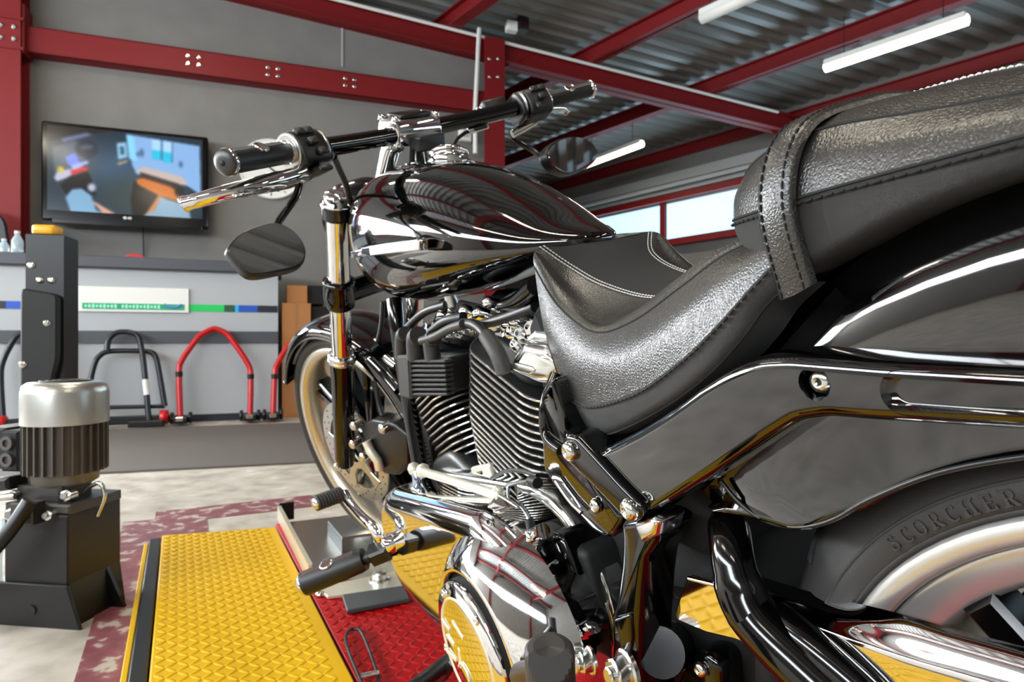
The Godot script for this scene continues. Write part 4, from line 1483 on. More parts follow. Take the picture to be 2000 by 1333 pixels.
func strut_and_frame() -> void:
	# fender strut
	var st := mb()
	var zf := -0.168
	var poly := outline([[1156, 884], [1195, 868], [1250, 838], [1310, 798], [1370, 752], [1415, 724], [1450, 708], [1482, 699], [1535, 696], [1620, 702], [1720, 709], [2000, 722], [2260, 736], [2260, 862], [2000, 846], [1700, 826], [1610, 818], [1552, 826], [1500, 858], [1400, 925], [1320, 976], [1268, 1008], [1255, 1004], [1243, 985], [1195, 930]], zf)
	poly = soften(poly, 0.006, 2)
	var bc := B(1590, 750, zf)
	var hole := PackedVector2Array()
	for k in 20: hole.append(Vector2(bc.x, bc.y) + Vector2(cos(TAU * k / 20), sin(TAU * k / 20)) * 0.0112)
	var slot := PackedVector2Array()
	var s1 := B(1765, 768, zf)
	for k in 13:
		var a := -PI / 2 + PI * k / 12
		slot.append(Vector2(s1.x + cos(a) * 0.0135, s1.y + sin(a) * 0.0135))
	var s2 := B(2150, 786, zf)
	slot.append(Vector2(s2.x, s2.y + 0.0135))
	slot.append(Vector2(s2.x, s2.y - 0.0135))
	plate(st, poly, zf, -0.132, 0.0085, [hole, slot], 4)
	dish(st, hole, zf, 0.012, 0.001)
	dish(st, slot, zf, 0.007, 0.006)
	var o := obj("fender_strut", st, M.paint, bike)
	bolt_head(o, V(bc.x, bc.y, zf + 0.008), V(0, 0, -1), 0.0078, M.bolt)
	# bracket with two bolts at the front of the strut
	st = mb()
	var pb := outline([[1094, 862], [1104, 850], [1122, 852], [1160, 893], [1212, 950], [1252, 990], [1252, 1016], [1236, 1024], [1214, 1014], [1150, 945], [1096, 895]], -0.176)
	slab(st, soften(pb, 0.006), -0.176, -0.14, 0.005, Transform3D(), 3)
	o = obj("strut_bracket", st, M.gloss, bike)
	bolt_head(o, B(1113, 882, -0.178), V(0.1, 0, -1), 0.0105, M.bolt)
	bolt_head(o, B(1230, 996, -0.178), V(0.1, 0, -1), 0.0105, M.bolt)
	# glossy side cover before it
	st = mb()
	pb = outline([[1056, 770], [1082, 735], [1100, 810], [1106, 850], [1165, 935], [1222, 1012], [1205, 1040], [1190, 1055], [1160, 1040], [1112, 985], [1080, 945], [1062, 915]], -0.155)
	slab(st, soften(pb, 0.008), -0.158, -0.08, 0.008, Transform3D(), 3)
	o = obj("side_cover", st, M.paint, bike)
	bolt_head(o, B(1164, 988, -0.161), V(0.1, 0, -1), 0.008, M.chrome_soft)
	st = mb()
	tube(st, cr(Bs([[1085, 730, -0.13], [1064, 790, -0.152], [1066, 850, -0.158], [1095, 880, -0.16]]), 6), 0.006, 10)
	obj("frame_tube", st, M.gloss, bike)
	# lower chrome trim of the cover
	st = mb()
	tube(st, cr(Bs([[1086, 940, -0.162], [1112, 978, -0.163], [1136, 1002, -0.163]]), 5), 0.0026, 8)
	obj("cover_trim", st, M.chrome_soft, bike)
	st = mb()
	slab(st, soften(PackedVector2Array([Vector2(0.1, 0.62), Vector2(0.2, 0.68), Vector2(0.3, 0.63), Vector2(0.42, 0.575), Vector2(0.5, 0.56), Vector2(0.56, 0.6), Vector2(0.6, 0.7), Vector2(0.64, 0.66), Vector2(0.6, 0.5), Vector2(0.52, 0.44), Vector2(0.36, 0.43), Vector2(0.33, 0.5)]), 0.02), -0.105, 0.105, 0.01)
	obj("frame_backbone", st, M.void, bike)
	# upright casting below the bracket
	st = mb()
	pb = outline([[1216, 1018], [1262, 1012], [1290, 1030], [1284, 1062], [1262, 1095], [1256, 1150], [1252, 1230], [1252, 1300], [1262, 1400], [1198, 1400], [1196, 1330], [1200, 1240], [1196, 1200], [1206, 1180], [1216, 1100], [1218, 1050]], -0.166)
	slab(st, soften(pb, 0.006), -0.17, -0.12, 0.007, Transform3D(), 3)
	o = obj("frame_casting", st, M.gloss, bike)
	st = mb()
	slab(st, soften(outline([[1204, 1205], [1236, 1196], [1240, 1250], [1232, 1290], [1206, 1290]], -0.17), 0.005), -0.1745, -0.165, 0.003, Transform3D(), 2)
	obj("casting_pad", st, M.gloss, o)
	st = mb()
	slab(st, soften(outline([[1240, 1022], [1276, 1010], [1292, 1018], [1284, 1048], [1258, 1062]], -0.172), 0.003), -0.175, -0.14, 0.004, Transform3D(), 2)
	obj("lug", st, M.chrome_soft, o)

func bend(a: Array, b: Array, k: float, out: Vector3) -> Array:      # a curve between two curves, pushed out
	var o := []
	for i in a.size(): o.append(a[i].lerp(b[i], 0.5) + out * k)
	return o
func mirror_z(c: Array) -> Array:
	var o := []
	for p in c: o.append(V(p.x, p.y, -p.z))
	return o
func stitches(parent: Node3D, c: Array, step: float, len: float, r: float, m: Material, lift: Vector3) -> void:   # a row of thread stitches along a seam
	var p := cr(c, 24)
	var st := mb()
	var acc := 0.0
	var next := 0.0
	for i in p.size() - 1:
		var d := p[i].distance_to(p[i + 1])
		while next < acc + d:
			var q := p[i].lerp(p[i + 1], (next - acc) / d)
			var t := (p[i + 1] - p[i]).normalized()
			tube(st, [q + lift * 0.4, q + t * len * 0.5 + lift, q + t * len + lift * 0.4], [r * 0.7, r, r * 0.7], 5)
			next += step
		acc += d
	stuff(obj("stitching", st, m, parent))

func seats() -> void:
	var s := sub("rider_seat", bike)
	var c0 := [V(0.500, 0.545, -0.120), V(0.425, 0.564, -0.147), V(0.340, 0.599, -0.158), V(0.283, 0.631, -0.159), V(0.248, 0.660, -0.155), V(0.231, 0.681, -0.148), V(0.212, 0.697, -0.140)]
	var c1 := [V(0.538, 0.592, -0.124), V(0.457, 0.591, -0.152), V(0.364, 0.614, -0.166), V(0.300, 0.645, -0.168), V(0.261, 0.672, -0.165), V(0.234, 0.696, -0.158), V(0.214, 0.714, -0.150)]
	var c2 := [V(0.580, 0.740, -0.110), V(0.528, 0.693, -0.121), V(0.450, 0.664, -0.136), V(0.385, 0.673, -0.139), V(0.321, 0.700, -0.136), V(0.279, 0.720, -0.131), V(0.240, 0.731, -0.125)]
	var c3 := [V(0.585, 0.758, -0.103), V(0.536, 0.707, -0.104), V(0.466, 0.672, -0.117), V(0.409, 0.678, -0.120), V(0.341, 0.706, -0.119), V(0.294, 0.725, -0.117), V(0.250, 0.736, -0.115)]
	var c4 := [V(0.588, 0.763, -0.090), V(0.566, 0.733, -0.067), V(0.516, 0.706, -0.061), V(0.439, 0.686, -0.060), V(0.370, 0.692, -0.060), V(0.310, 0.712, -0.060), V(0.250, 0.738, -0.060)]
	var c5 := [V(0.602, 0.768, 0.0), V(0.572, 0.748, 0.0), V(0.520, 0.716, 0.0), V(0.440, 0.695, 0.0), V(0.370, 0.698, 0.0), V(0.310, 0.716, 0.0), V(0.250, 0.742, 0.0)]
	for side in [-1, 1]:
		var f := func(c): return c if side < 0 else mirror_z(c)
		var out := V(0, 0.0, side)
		var st := mb()
		var tuck := []
		for p in c0: tuck.append(V(p.x - 0.006, p.y - 0.005, p.z * 0.8))
		patch(st, [f.call(tuck), f.call(c0), bend(f.call(c0), f.call(c1), 0.004, out), f.call(c1)], 40, 6)
		obj("side_skirt", st, M.vinyl, s)
		st = mb()
		patch(st, [f.call(c1), bend(f.call(c1), f.call(c2), 0.007, out), f.call(c2)], 44, 8)
		obj("side_panel", st, M.leather, s)
		st = mb()
		patch(st, [f.call(c2), bend(f.call(c2), f.call(c3), 0.002, V(0, 0.7, side * 0.7)), f.call(c3), bend(f.call(c3), f.call(c4), -0.004, V(0, 1, 0)), f.call(c4)], 44, 8)
		obj("bolster_panel", st, M.leather, s)
	var st := mb()
	patch(st, [c4, c5, mirror_z(c4)], 44, 12)
	obj("centre_panel", st, M.suede, s)
	# nose: the front edge of each curve closed down to the seat base
	st = mb()
	var ed := [c0[0], c1[0], bend(c1, c2, 0.007, V(0, 0, -1))[0], c2[0], c3[0], c4[0]]
	var fr := []
	var fr2 := []
	for p in ed:
		fr.append(p)
		fr2.append(V(p.x + 0.004, p.y - 0.004, 0.0) if p.y > 0.7 else V(p.x + 0.012, p.y, 0.0))
	patch(st, [fr, bend(fr, fr2, 0.006, V(1, 0, 0)), fr2, bend(mirror_z(fr), fr2, 0.006, V(1, 0, 0)), mirror_z(fr)], 24, 5)
	tri(st, c4[0], c5[0], fr2[5]); tri(st, V(c4[0].x, c4[0].y, -c4[0].z), c5[0], fr2[5])
	obj("nose_panel", st, M.leather, s)
	var off_seam := func(c: Array, dz: float, dy: float) -> Array:
		var o := []
		for p in c: o.append(V(p.x, p.y + dy, p.z + dz))
		return o
	stitches(s, off_seam.call(c1, -0.0012, -0.003), 0.0072, 0.0055, 0.0011, M.thread_dark, V(0, 0, -0.0006))
	stitches(s, off_seam.call(c4, 0.003, 0.0008), 0.0045, 0.0036, 0.0008, M.thread, V(0, 0.0008, 0))
	stitches(s, off_seam.call(c4, -0.003, 0.0002), 0.0045, 0.0036, 0.0008, M.thread, V(0, 0.0008, 0))
	var rc4 := mirror_z(c4)
	stitches(s, off_seam.call(rc4, 0.003, 0.0008), 0.0045, 0.0036, 0.0008, M.thread, V(0, 0.0008, 0))
	stitches(s, off_seam.call(rc4, -0.003, 0.0008), 0.0045, 0.0036, 0.0008, M.thread, V(0, 0.0008, 0))
	for c in [c2, c0]:
		st = mb()
		tube(st, cr(c, 8), 0.0011, 6)
		obj("seam_welt", st, M.thread_dark, s)
	# pillion pad
	var q := sub("pillion_seat", bike)
	var xs := [0.288, 0.272, 0.225, 0.18, 0.13, 0.07, 0.0, -0.12, -0.26]
	var def := {
		"low": [[0.738, -0.06], [0.722, -0.105], [0.699, -0.138], [0.712, -0.14], [0.729, -0.139], [0.741, -0.137], [0.747, -0.136], [0.75, -0.13], [0.752, -0.11]],
		"seam": [[0.744, -0.065], [0.746, -0.12], [0.748, -0.148], [0.7515, -0.152], [0.754, -0.152], [0.7565, -0.151], [0.759, -0.15], [0.761, -0.14], [0.763, -0.118]],
		"up": [[0.752, -0.06], [0.778, -0.1], [0.791, -0.122], [0.7925, -0.123], [0.786, -0.121], [0.7795, -0.12], [0.777, -0.12], [0.776, -0.115], [0.776, -0.1]],
		"top": [[0.756, -0.04], [0.789, -0.052], [0.8055, -0.052], [0.8075, -0.052], [0.806, -0.052], [0.799, -0.052], [0.796, -0.052], [0.795, -0.05], [0.794, -0.045]],
		"mid": [[0.757, 0.0], [0.792, 0.0], [0.8085, 0.0], [0.811, 0.0], [0.809, 0.0], [0.802, 0.0], [0.799, 0.0], [0.798, 0.0], [0.797, 0.0]]}
	var pc := {}
	for k in def:
		var line := []
		for i in xs.size(): line.append(V(xs[i], def[k][i][0], def[k][i][1]))
		pc[k] = line
	for side in [-1, 1]:
		var f := func(c): return c if side < 0 else mirror_z(c)
		var out := V(0, 0, side)
		var tuck := []
		for p in pc.low: tuck.append(V(p.x, p.y - 0.002, p.z * 0.7))
		st = mb()
		patch(st, [f.call(tuck), f.call(pc.low), bend(f.call(pc.low), f.call(pc.seam), 0.005, out), f.call(pc.seam)], 60, 6)
		obj("side_skirt", st, M.vinyl, q)
		st = mb()
		patch(st, [f.call(pc.seam), bend(f.call(pc.seam), f.call(pc.up), 0.005, V(0, 0.3, side)), f.call(pc.up)], 60, 8)
		obj("side_panel", st, M.leather, q)
		st = mb()
		patch(st, [f.call(pc.up), bend(f.call(pc.up), f.call(pc.top), 0.005, V(0, 1, side * 0.4)), f.call(pc.top)], 60, 6)
		obj("top_edge_panel", st, M.leather, q)
	st = mb()
	patch(st, [pc.top, pc.mid, mirror_z(pc.top)], 60, 8)
	obj("top_panel", st, M.suede, q)
	stitches(q, off_seam.call(pc.seam, -0.001, -0.0035), 0.0072, 0.0055, 0.0011, M.thread_dark, V(0, 0, -0.0006))
	stitches(q, off_seam.call(pc.top, -0.002, 0.0006), 0.0042, 0.0034, 0.0009, M.thread, V(0, 0.0008, 0))
	for c in [pc.seam, pc.up]:
		st = mb()
		tube(st, cr(c, 8), 0.0011, 6)
		obj("seam_welt", st, M.thread_dark, q)
	# strap over the front of the pillion pad
	var ring_at := func(x: float, grow: float) -> Array:
		var i := 0
		while i < xs.size() - 2 and xs[i + 1] > x: i += 1
		var t: float = (xs[i] - x) / (xs[i] - xs[i + 1])
		var o := []
		for k in ["low", "seam", "up", "top", "mid"]:
			var a: Vector3 = pc[k][i]
			var p: Vector3 = a.cubic_interpolate(pc[k][i + 1], pc[k][maxi(i - 1, 0)], pc[k][mini(i + 2, xs.size() - 1)], t)
			if k == "low": p.y -= 0.012
			var n := V(0, clampf((p.y - 0.74) * 14.0, -0.2, 1.0), -1.0 if p.z < -0.06 else -0.2).normalized()
			o.append(p + n * grow)
			if k == "low" or k == "seam" or k == "up":
				pass
		return o
	var ra: Array = ring_at.call(0.2205, 0.004)
	var rb: Array = ring_at.call(0.218, 0.0085)
	var rm: Array = ring_at.call(0.206, 0.01)
	var rd: Array = ring_at.call(0.194, 0.0085)
	var re: Array = ring_at.call(0.1915, 0.003)
	for side in [-1, 1]:
		var f := func(c): return c if side < 0 else mirror_z(c)
		st = mb()
		patch(st, [f.call(ra), f.call(rb), f.call(rm), f.call(rd), f.call(re)], 36, 4)
		obj("strap", st, M.leather, q)
	for rr in [rb, rd]:
		var inn := []
		for i in rr.size(): inn.append(rr[i].lerp(rm[i], 0.25) + V(0, 0, -0.0006))
		stitches(q, inn, 0.0068, 0.005, 0.0009, M.thread_dark, V(0, 0.0004, -0.0006))

func tank() -> void:
	var o := sub("fuel_tank", bike)
	var stn := [[1.276, 0.85, 0.925, 0.05, 0.89], [1.266, 0.81, 0.952, 0.092, 0.885], [1.238, 0.768, 0.974, 0.122, 0.872], [1.19, 0.738, 0.984, 0.14, 0.858], [1.13, 0.72, 0.984, 0.149, 0.848], [1.05, 0.712, 0.974, 0.152, 0.838], [0.97, 0.713, 0.957, 0.15, 0.826], [0.89, 0.719, 0.93, 0.143, 0.81], [0.81, 0.728, 0.893, 0.129, 0.793], [0.73, 0.738, 0.847, 0.108, 0.778], [0.66, 0.747, 0.806, 0.079, 0.768], [0.61, 0.753, 0.782, 0.05, 0.765], [0.59, 0.757, 0.772, 0.022, 0.763]]
	var ctl := []
	for s in stn:
		ctl.append([V(s[0], s[1], s[2]), V(s[3], s[4], 0)])
	var a := []
	var b := []
	for c in ctl: a.append(c[0]); b.append(c[1])
	var aa := cr(a, 5)
	var bb := cr(b, 5)
	var rows := []
	for i in aa.size():
		var ring := PackedVector3Array()
		var x := aa[i].x
		var yb := aa[i].y
		var yt := aa[i].z
		var hw := bb[i].x
		var ym := bb[i].y
		for k in 64:
			var t := TAU * k / 64
			var cs := cos(t)
			var sn := sin(t)
			var e := 2.35 if sn > 0 else 2.5
			var yy := signf(sn) * pow(absf(sn), 2.0 / e)
			var zz := signf(cs) * pow(absf(cs), 2.0 / e)
			ring.append(V(x, ym + yy * (yt - ym if sn > 0 else ym - yb), zz * hw))
		rows.append(ring)
	var st := mb()
	grid(st, rows, true)
	fan(st, rows[0], true)
	fan(st, rows[rows.size() - 1])
	obj("tank_shell", st, M.paint, o)
	# badge: chrome frame round a blank white plate
	var zf := -0.1545
	st = mb()
	slab(st, soften(outline([[704, 484], [812, 467], [818, 470], [817, 490], [706, 503]], zf), 0.002), zf, zf + 0.016, 0.002, Transform3D(), 2)
	var bd := obj("badge", st, M.chrome, o)
	st = mb()
	slab(st, soften(outline([[722, 485], [810, 472], [813, 488], [724, 499]], zf), 0.002), zf - 0.0012, zf + 0.004, 0.0008)
	obj("badge_plate", st, M.white, bd)
	st = mb()
	slab(st, soften(outline([[682, 492], [708, 486], [708, 500], [684, 506]], zf), 0.003), zf + 0.002, zf + 0.016, 0.002, Transform3D(), 2)
	obj("badge_end", st, M.chrome, bd)
	# filler cap and instrument trim on top
	var pc := V(1.035, 0.968, 0.03)
	st = mb()
	lathe(st, aim(pc, V(0.12, 1, 0.15)), [[0.039, -0.012], [0.042, 0.0], [0.041, 0.004], [0.036, 0.006], [0.035, 0.01], [0.038, 0.0115], [0.039, 0.017], [0.034, 0.022], [0.015, 0.024], [0.0, 0.0245]], 40)
	obj("filler_cap", st, M.chrome, o)
	st = mb()
	lathe(st, aim(pc + V(0.004, 0.0, 0.004), V(0.12, 1, 0.15)), [[0.0365, 0.005], [0.0365, 0.011]], 36, true)
	obj("cap_seal", st, M.matte, o)
	st = mb()
	tube(st, cr([V(1.255, 0.96, -0.05), V(1.2, 0.984, -0.035), V(1.13, 0.984, -0.02), V(1.08, 0.976, -0.01)], 5), 0.006, 10)
	obj("top_trim", st, M.chrome, o)
	st = mb()
	lathe(st, aim(V(1.1, 0.975, -0.035), V(0.1, 1, -0.3)), [[0.016, -0.004], [0.016, 0.003], [0.01, 0.007], [0.0, 0.008]], 20)
	obj("trim_screw", st, M.chrome, o)

func front_end() -> void:
	var axd := V(-sin(deg_to_rad(34)), cos(deg_to_rad(34)), 0)
	# wheel
	var w := sub("front_wheel", bike, steer_xf)
	var st := mb()
	var half := [[0.296, -0.05], [0.306, -0.058], [0.318, -0.063], [0.33, -0.058], [0.341, -0.038], [0.3455, -0.012]]
	var pr := []
	for q in half: pr.append(q)
	for i in half.size(): pr.append([half[half.size() - 1 - i][0], -half[half.size() - 1 - i][1]])
	lathe(st, wheel_xf(FC), pr, 80, false, false)
	obj("tire", st, M.rubber, w)
	st = mb()
	lathe(st, wheel_xf(FC), [[0.292, -0.045], [0.3, -0.053], [0.3, -0.057], [0.288, -0.058], [0.275, -0.05], [0.268, -0.03], [0.266, 0.0], [0.268, 0.03], [0.275, 0.05], [0.3, 0.056], [0.295, 0.045]], 80, false, false)
	obj("rim", st, mat(Color(0.86, 0.82, 0.74), 0.28, 0.8), w)
	st = mb()
	lathe(st, wheel_xf(FC), [[0.03, -0.06], [0.04, -0.055], [0.04, 0.055], [0.03, 0.06]], 28, true)
	obj("hub", st, M.gloss, w)
	for k in 9:
		for s in [-1, 1]:
			var a: float = TAU * k / 9 + s * 0.08
			st = mb()
			slab(st, PackedVector2Array([Vector2(0.035, -0.008), Vector2(0.27, -0.009), Vector2(0.27, 0.009), Vector2(0.035, 0.008)]), -0.022, 0.022, 0.004, Transform3D(Basis(V(cos(a), sin(a), 0), V(-sin(a), cos(a), 0), V(0, 0, 1)), FC))
			obj("spoke", st, M.gloss, w)
	# brake disc with holes
	var bd := sub("brake_disc", bike, steer_xf)
	st = mb()
	lathe(st, wheel_xf(FC), [[0.112, -0.075], [0.15, -0.075], [0.15, -0.07], [0.112, -0.07], [0.112, -0.075]], 64, true, false)
	obj("friction_ring", st, M.steel, bd)
	for k in 48:
		var a := TAU * k / 48
		var r: float = [0.121, 0.131, 0.141][k % 3]
		st = mb()
		lathe(st, aim(FC + V(cos(a) * r, sin(a) * r, -0.0745), V(0, 0, -1)), [[0.0032, 0.0], [0.0032, 0.0008]], 8, true)
		obj("vent_hole", st, M.void, bd)
	for k in 5:
		var a := TAU * k / 5 + 0.3
		st = mb()
		slab(st, PackedVector2Array([Vector2(0.045, -0.02), Vector2(0.08, -0.012), Vector2(0.118, -0.022), Vector2(0.118, 0.022), Vector2(0.08, 0.012), Vector2(0.045, 0.02)]), -0.077, -0.07, 0.001, Transform3D(Basis(V(cos(a), sin(a), 0), V(-sin(a), cos(a), 0), V(0, 0, 1)), FC))
		obj("carrier_arm", st, M.steel, bd)
	st = mb()
	lathe(st, wheel_xf(FC), [[0.03, -0.078], [0.05, -0.078], [0.052, -0.07], [0.052, -0.055]], 32, true, false)
	obj("carrier_ring", st, M.steel, bd)
	# caliper
	var cal := sub("brake_caliper", bike, steer_xf)
	st = mb()
	slab(st, soften(Sflat([[706, 830], [730, 818], [770, 826], [800, 850], [800, 905], [780, 928], [752, 925], [735, 895], [716, 870]], -0.1), 0.008), -0.105, -0.055, 0.006, Transform3D(), 2)
	obj("body", st, M.satin, cal)
	st = mb()
	tube(st, Ss([[716, 862, -0.115], [724, 882, -0.116], [738, 900, -0.116], [742, 916, -0.115]]), 0.012, 10)
	obj("pad_cover", st, M.cream_metal, cal)
	for q in [[692, 832], [690, 868], [710, 893], [748, 838]]:
		st = mb()
		lathe(st, aim(S(q[0], q[1], -0.118), V(0, 0, -1)), [[0.013, -0.02], [0.013, 0.004], [0.009, 0.008], [0.004, 0.008]], 12, true)
		obj("bolt", st, M.bolt, cal)
	# fork legs
	for sd in [-1, 1]:
		var f := sub("fork_leg", bike, steer_xf)
		var z: float = -0.112
		var p := func(u, v) -> Vector3:
			var q := S(u, v, z)
			return q if sd < 0 else V(q.x, q.y, -q.z)
		var top: Vector3 = p.call(658, 400)
		var ring: Vector3 = p.call(668, 700)
		var bot: Vector3 = p.call(674, 905)
		var dir := (top - bot).normalized()
		st = mb()
		tube(st, [top + dir * 0.0, ring], 0.0245, 28)
		obj("stanchion", st, M.chrome, f)
		st = mb()
		tube(st, [ring, ring.lerp(bot, 0.06), ring.lerp(bot, 0.1), bot.lerp(ring, 0.08), bot], [0.029, 0.0295, 0.0285, 0.027, 0.024], 28)
		obj("slider", st, M.gloss, f)
		st = mb()
		lathe(st, aim(ring - dir * 0.004, dir), [[0.03, -0.006], [0.034, -0.002], [0.034, 0.004], [0.031, 0.006], [0.033, 0.009], [0.033, 0.014], [0.029, 0.018], [0.0255, 0.02]], 32)
		obj("dust_ring", st, M.chrome, f)
		st = mb()
		lathe(st, aim(top, dir), [[0.031, -0.03], [0.032, -0.025], [0.032, -0.004], [0.031, 0.0]], 28, true)
		obj("upper_clamp", st, M.gloss, f)
		st = mb()
		lathe(st, aim(top + dir * 0.001, dir), [[0.034, 0.0], [0.034, 0.004], [0.03, 0.006], [0.028, 0.018], [0.024, 0.024], [0.012, 0.027], [0.0, 0.028]], 28)
		obj("top_cap", st, M.chrome, f)
		var lc: Vector3 = p.call(663, 575)
		st = mb()
		lathe(st, aim(lc, dir), [[0.028, -0.034], [0.034, -0.028], [0.036, 0.0], [0.035, 0.028], [0.036, 0.03], [0.036, 0.036], [0.026, 0.04]], 28)
		obj("lower_clamp", st, M.gloss, f)
		st = mb()
		lathe(st, aim(bot + V(0, 0, -0.022 if sd < 0 else 0.022), V(0, 0, -1)), [[0.012, 0], [0.012, 0.006], [0.007, 0.01]], 16, true)
		obj("axle_nut", st, M.zinc, f)
		if sd > 0: continue
		st = mb()
		var rt := V(lc.x, lc.y, -lc.z)
		tube(st, [lc, rt], 0.026, 14)
		obj("lower_bridge", st, M.gloss, f)
		st = mb()
		rt = V(top.x, top.y, -top.z) - dir * 0.015
		tube(st, [top - dir * 0.015, rt], 0.018, 14)
		obj("upper_bridge", st, M.gloss, f)
	# fender
	st = mb()
	var rows := []
	for k in 34:
		var t := deg_to_rad(38.0 + k * 4.0)
		var ring := PackedVector3Array()
		var prof := [[0.335, -0.082], [0.352, -0.081], [0.366, -0.072], [0.374, -0.055], [0.38, -0.03], [0.382, 0.0], [0.38, 0.03], [0.374, 0.055], [0.366, 0.072], [0.352, 0.081], [0.335, 0.082], [0.333, 0.079], [0.36, 0.07], [0.374, 0.03], [0.377, 0.0], [0.374, -0.03], [0.36, -0.07], [0.333, -0.079]]
		for q in prof: ring.append(FC + V(cos(t) * q[0], sin(t) * q[0], q[1]))
		rows.append(ring)
	grid(st, rows, true)
	fan(st, rows[0]); fan(st, rows[33])
	obj("front_fender", st, M.paint, bike, steer_xf)
	# headlight shell
	var hc := V(1.36, 0.93, 0)
	st = mb()
	lathe(st, aim(hc, V(1, 0.02, 0)), [[0.0, -0.085], [0.04, -0.078], [0.07, -0.055], [0.084, -0.02], [0.088, 0.02], [0.088, 0.05], [0.09, 0.055]], 36)
	var hl := obj("headlight", st, M.gloss, bike, steer_xf)
	st = mb()
	lathe(st, aim(hc, V(1, 0.02, 0)), [[0.088, 0.05], [0.09, 0.055], [0.084, 0.066], [0.06, 0.072], [0.0, 0.075]], 36)
	obj("lens", st, M.clear, hl)

func Sflat(list: Array, w: float) -> PackedVector2Array:
	var o := PackedVector2Array()
	for q in list:
		var p := S(q[0], q[1], w)
		o.append(Vector2(p.x, p.y))
	return o

func handlebar() -> void:
	var h := sub("handlebar", bike, steer_xf)
	var gl := S(440, 318, -0.43)
	var gr := S(1156, 173, 0.43)
	var path := Ss([[440, 318, -0.43], [520, 304, -0.335], [600, 293, -0.255], [680, 281, -0.165], [745, 270, -0.085], [800, 259, -0.01], [870, 243, 0.08], [940, 228, 0.165], [1010, 210, 0.25], [1080, 192, 0.335], [1156, 173, 0.43]])
	var st := mb()
	tube(st, cr(path, 6), 0.0165, 20)
	obj("bar", st, M.gloss, h)
	var il := S(560, 298, -0.298)
	var ir := S(1066, 196, 0.318)
	# grips
	for s in [[gl, il, -1], [gr, ir, 1]]:
		var a: Vector3 = s[0]
		var b: Vector3 = s[1]
		var d := (b - a).normalized()
		var ln := a.distance_to(b)
		var g := sub("grip", bike, steer_xf)
		st = mb()
		lathe(st, aim(a, d), [[0.0165, 0.002], [0.0175, 0.006], [0.0178, ln * 0.96], [0.017, ln]], 32)
		obj("sleeve", st, M.matte if false else M.plastic, g)
		st = mb()
		lathe(st, aim(a, d), [[0.0, -0.006], [0.008, -0.0058], [0.015, -0.0035], [0.0188, 0.0], [0.0188, 0.004]], 32)
		obj("end_cap", st, mat(Color(0.28, 0.28, 0.275), 0.4, 0.6), g)
		st = mb()
		lathe(st, aim(a, d), [[0.0186, 0.0], [0.02, 0.002], [0.02, 0.006], [0.0175, 0.009]], 32)
		obj("end_ring", st, M.chrome, g)
		st = mb()
		lathe(st, aim(a - d * 0.0072, -d), [[0.0042, -0.001], [0.0036, 0.0006], [0.0, 0.0]], 14)
		obj("cap_screw", st, M.matte, g)
		st = mb()
		lathe(st, aim(b, d), [[0.0176, -0.008], [0.0195, -0.005], [0.0195, -0.001], [0.0176, 0.0]], 28)
		obj("inner_ring", st, M.chrome_soft, g)
		# chrome inlay bars and medallion on the side facing the rider
		var face := (V(-0.75, 0.65, 0) - d * V(-0.75, 0.65, 0).dot(d)).normalized()
		for q in [[0.08, 0.42], [0.6, 0.92]]:
			for e in [-0.28, 0.0]:
				st = mb()
				var f2 := (face.rotated(d, e)).normalized()
				span_box(st, a + d * ln * q[0] + f2 * 0.0174, a + d * ln * q[1] + f2 * 0.0174, 0.0038, 0.002, f2, 0.0004)
				obj("inlay_bar", st, M.chrome, g)
		st = mb()
		lathe(st, aim(a + d * ln * 0.51 + face * 0.0155, face), [[0.012, 0.0], [0.012, 0.0028], [0.011, 0.0036], [0.0095, 0.003], [0.0, 0.003]], 24)
		obj("medallion", st, M.chrome, g)
	# riser clamp with instrument
	var c := S(802, 256, 0.0)
	var cl := sub("riser_clamp", bike, steer_xf)
	var fwd := V(0.92, 0.39, 0)
	var upv := V(-0.39, 0.92, 0)
	var bx := Transform3D(Basis(V(0, 0, 1), upv, V(0, 0, 1).cross(upv)), c)
	st = mb()
	slab(st, soften(PackedVector2Array([Vector2(-0.03, -0.024), Vector2(0.03, -0.024), Vector2(0.034, 0.0), Vector2(0.028, 0.028), Vector2(-0.024, 0.03), Vector2(-0.034, 0.004)]), 0.01, 3), -0.058, 0.058, 0.008, Transform3D(Basis(fwd, upv, V(0, 0, 1)), c), 3)
	obj("clamp_body", st, M.chrome, cl)
	st = mb()
	slab(st, rrect(0.075, 0.05, 0.006), 0.0, 0.006, 0.002, Transform3D(Basis(V(0, 0, 1), fwd, V(0, 0, 1).cross(fwd)), c + upv * 0.0295 - fwd * 0.0), 2)
	obj("display", st, M.tv_black, cl)
	st = mb()
	slab(st, rrect(0.066, 0.03, 0.006), 0.0, 0.03, 0.004, Transform3D(Basis(V(0, 0, 1), upv, V(0, 0, 1).cross(upv)), c - fwd * 0.03 - upv * 0.016 + V(0, 0, 0.006)), 2)
	obj("indicator_pod", st, M.plastic, cl)
	for z in [-0.05, 0.05]:
		for e in [-0.02, 0.022]:
			st = mb()
			lathe(st, aim(c + V(0, 0, z) + fwd * e + upv * 0.026, upv), [[0.0085, 0], [0.0085, 0.006], [0.005, 0.008], [0.0, 0.008]], 14)
			obj("bolt", st, M.chrome, cl)
	for z in [-0.042, 0.042]:
		var foot := S(742, 345, -0.042)
		foot.z = z
		st = mb()
		tube(st, cr([c + V(0, 0, z) - upv * 0.018, c.lerp(foot, 0.45) + V(-0.012, 0, 0) + V(0, 0, z * 0.6), foot + V(0, -0.02, 0)], 6), [0.022, 0.022, 0.021, 0.02, 0.0195, 0.019, 0.0185, 0.018, 0.018, 0.018, 0.018, 0.019, 0.02], 20)
		obj("riser", st, M.chrome, cl)
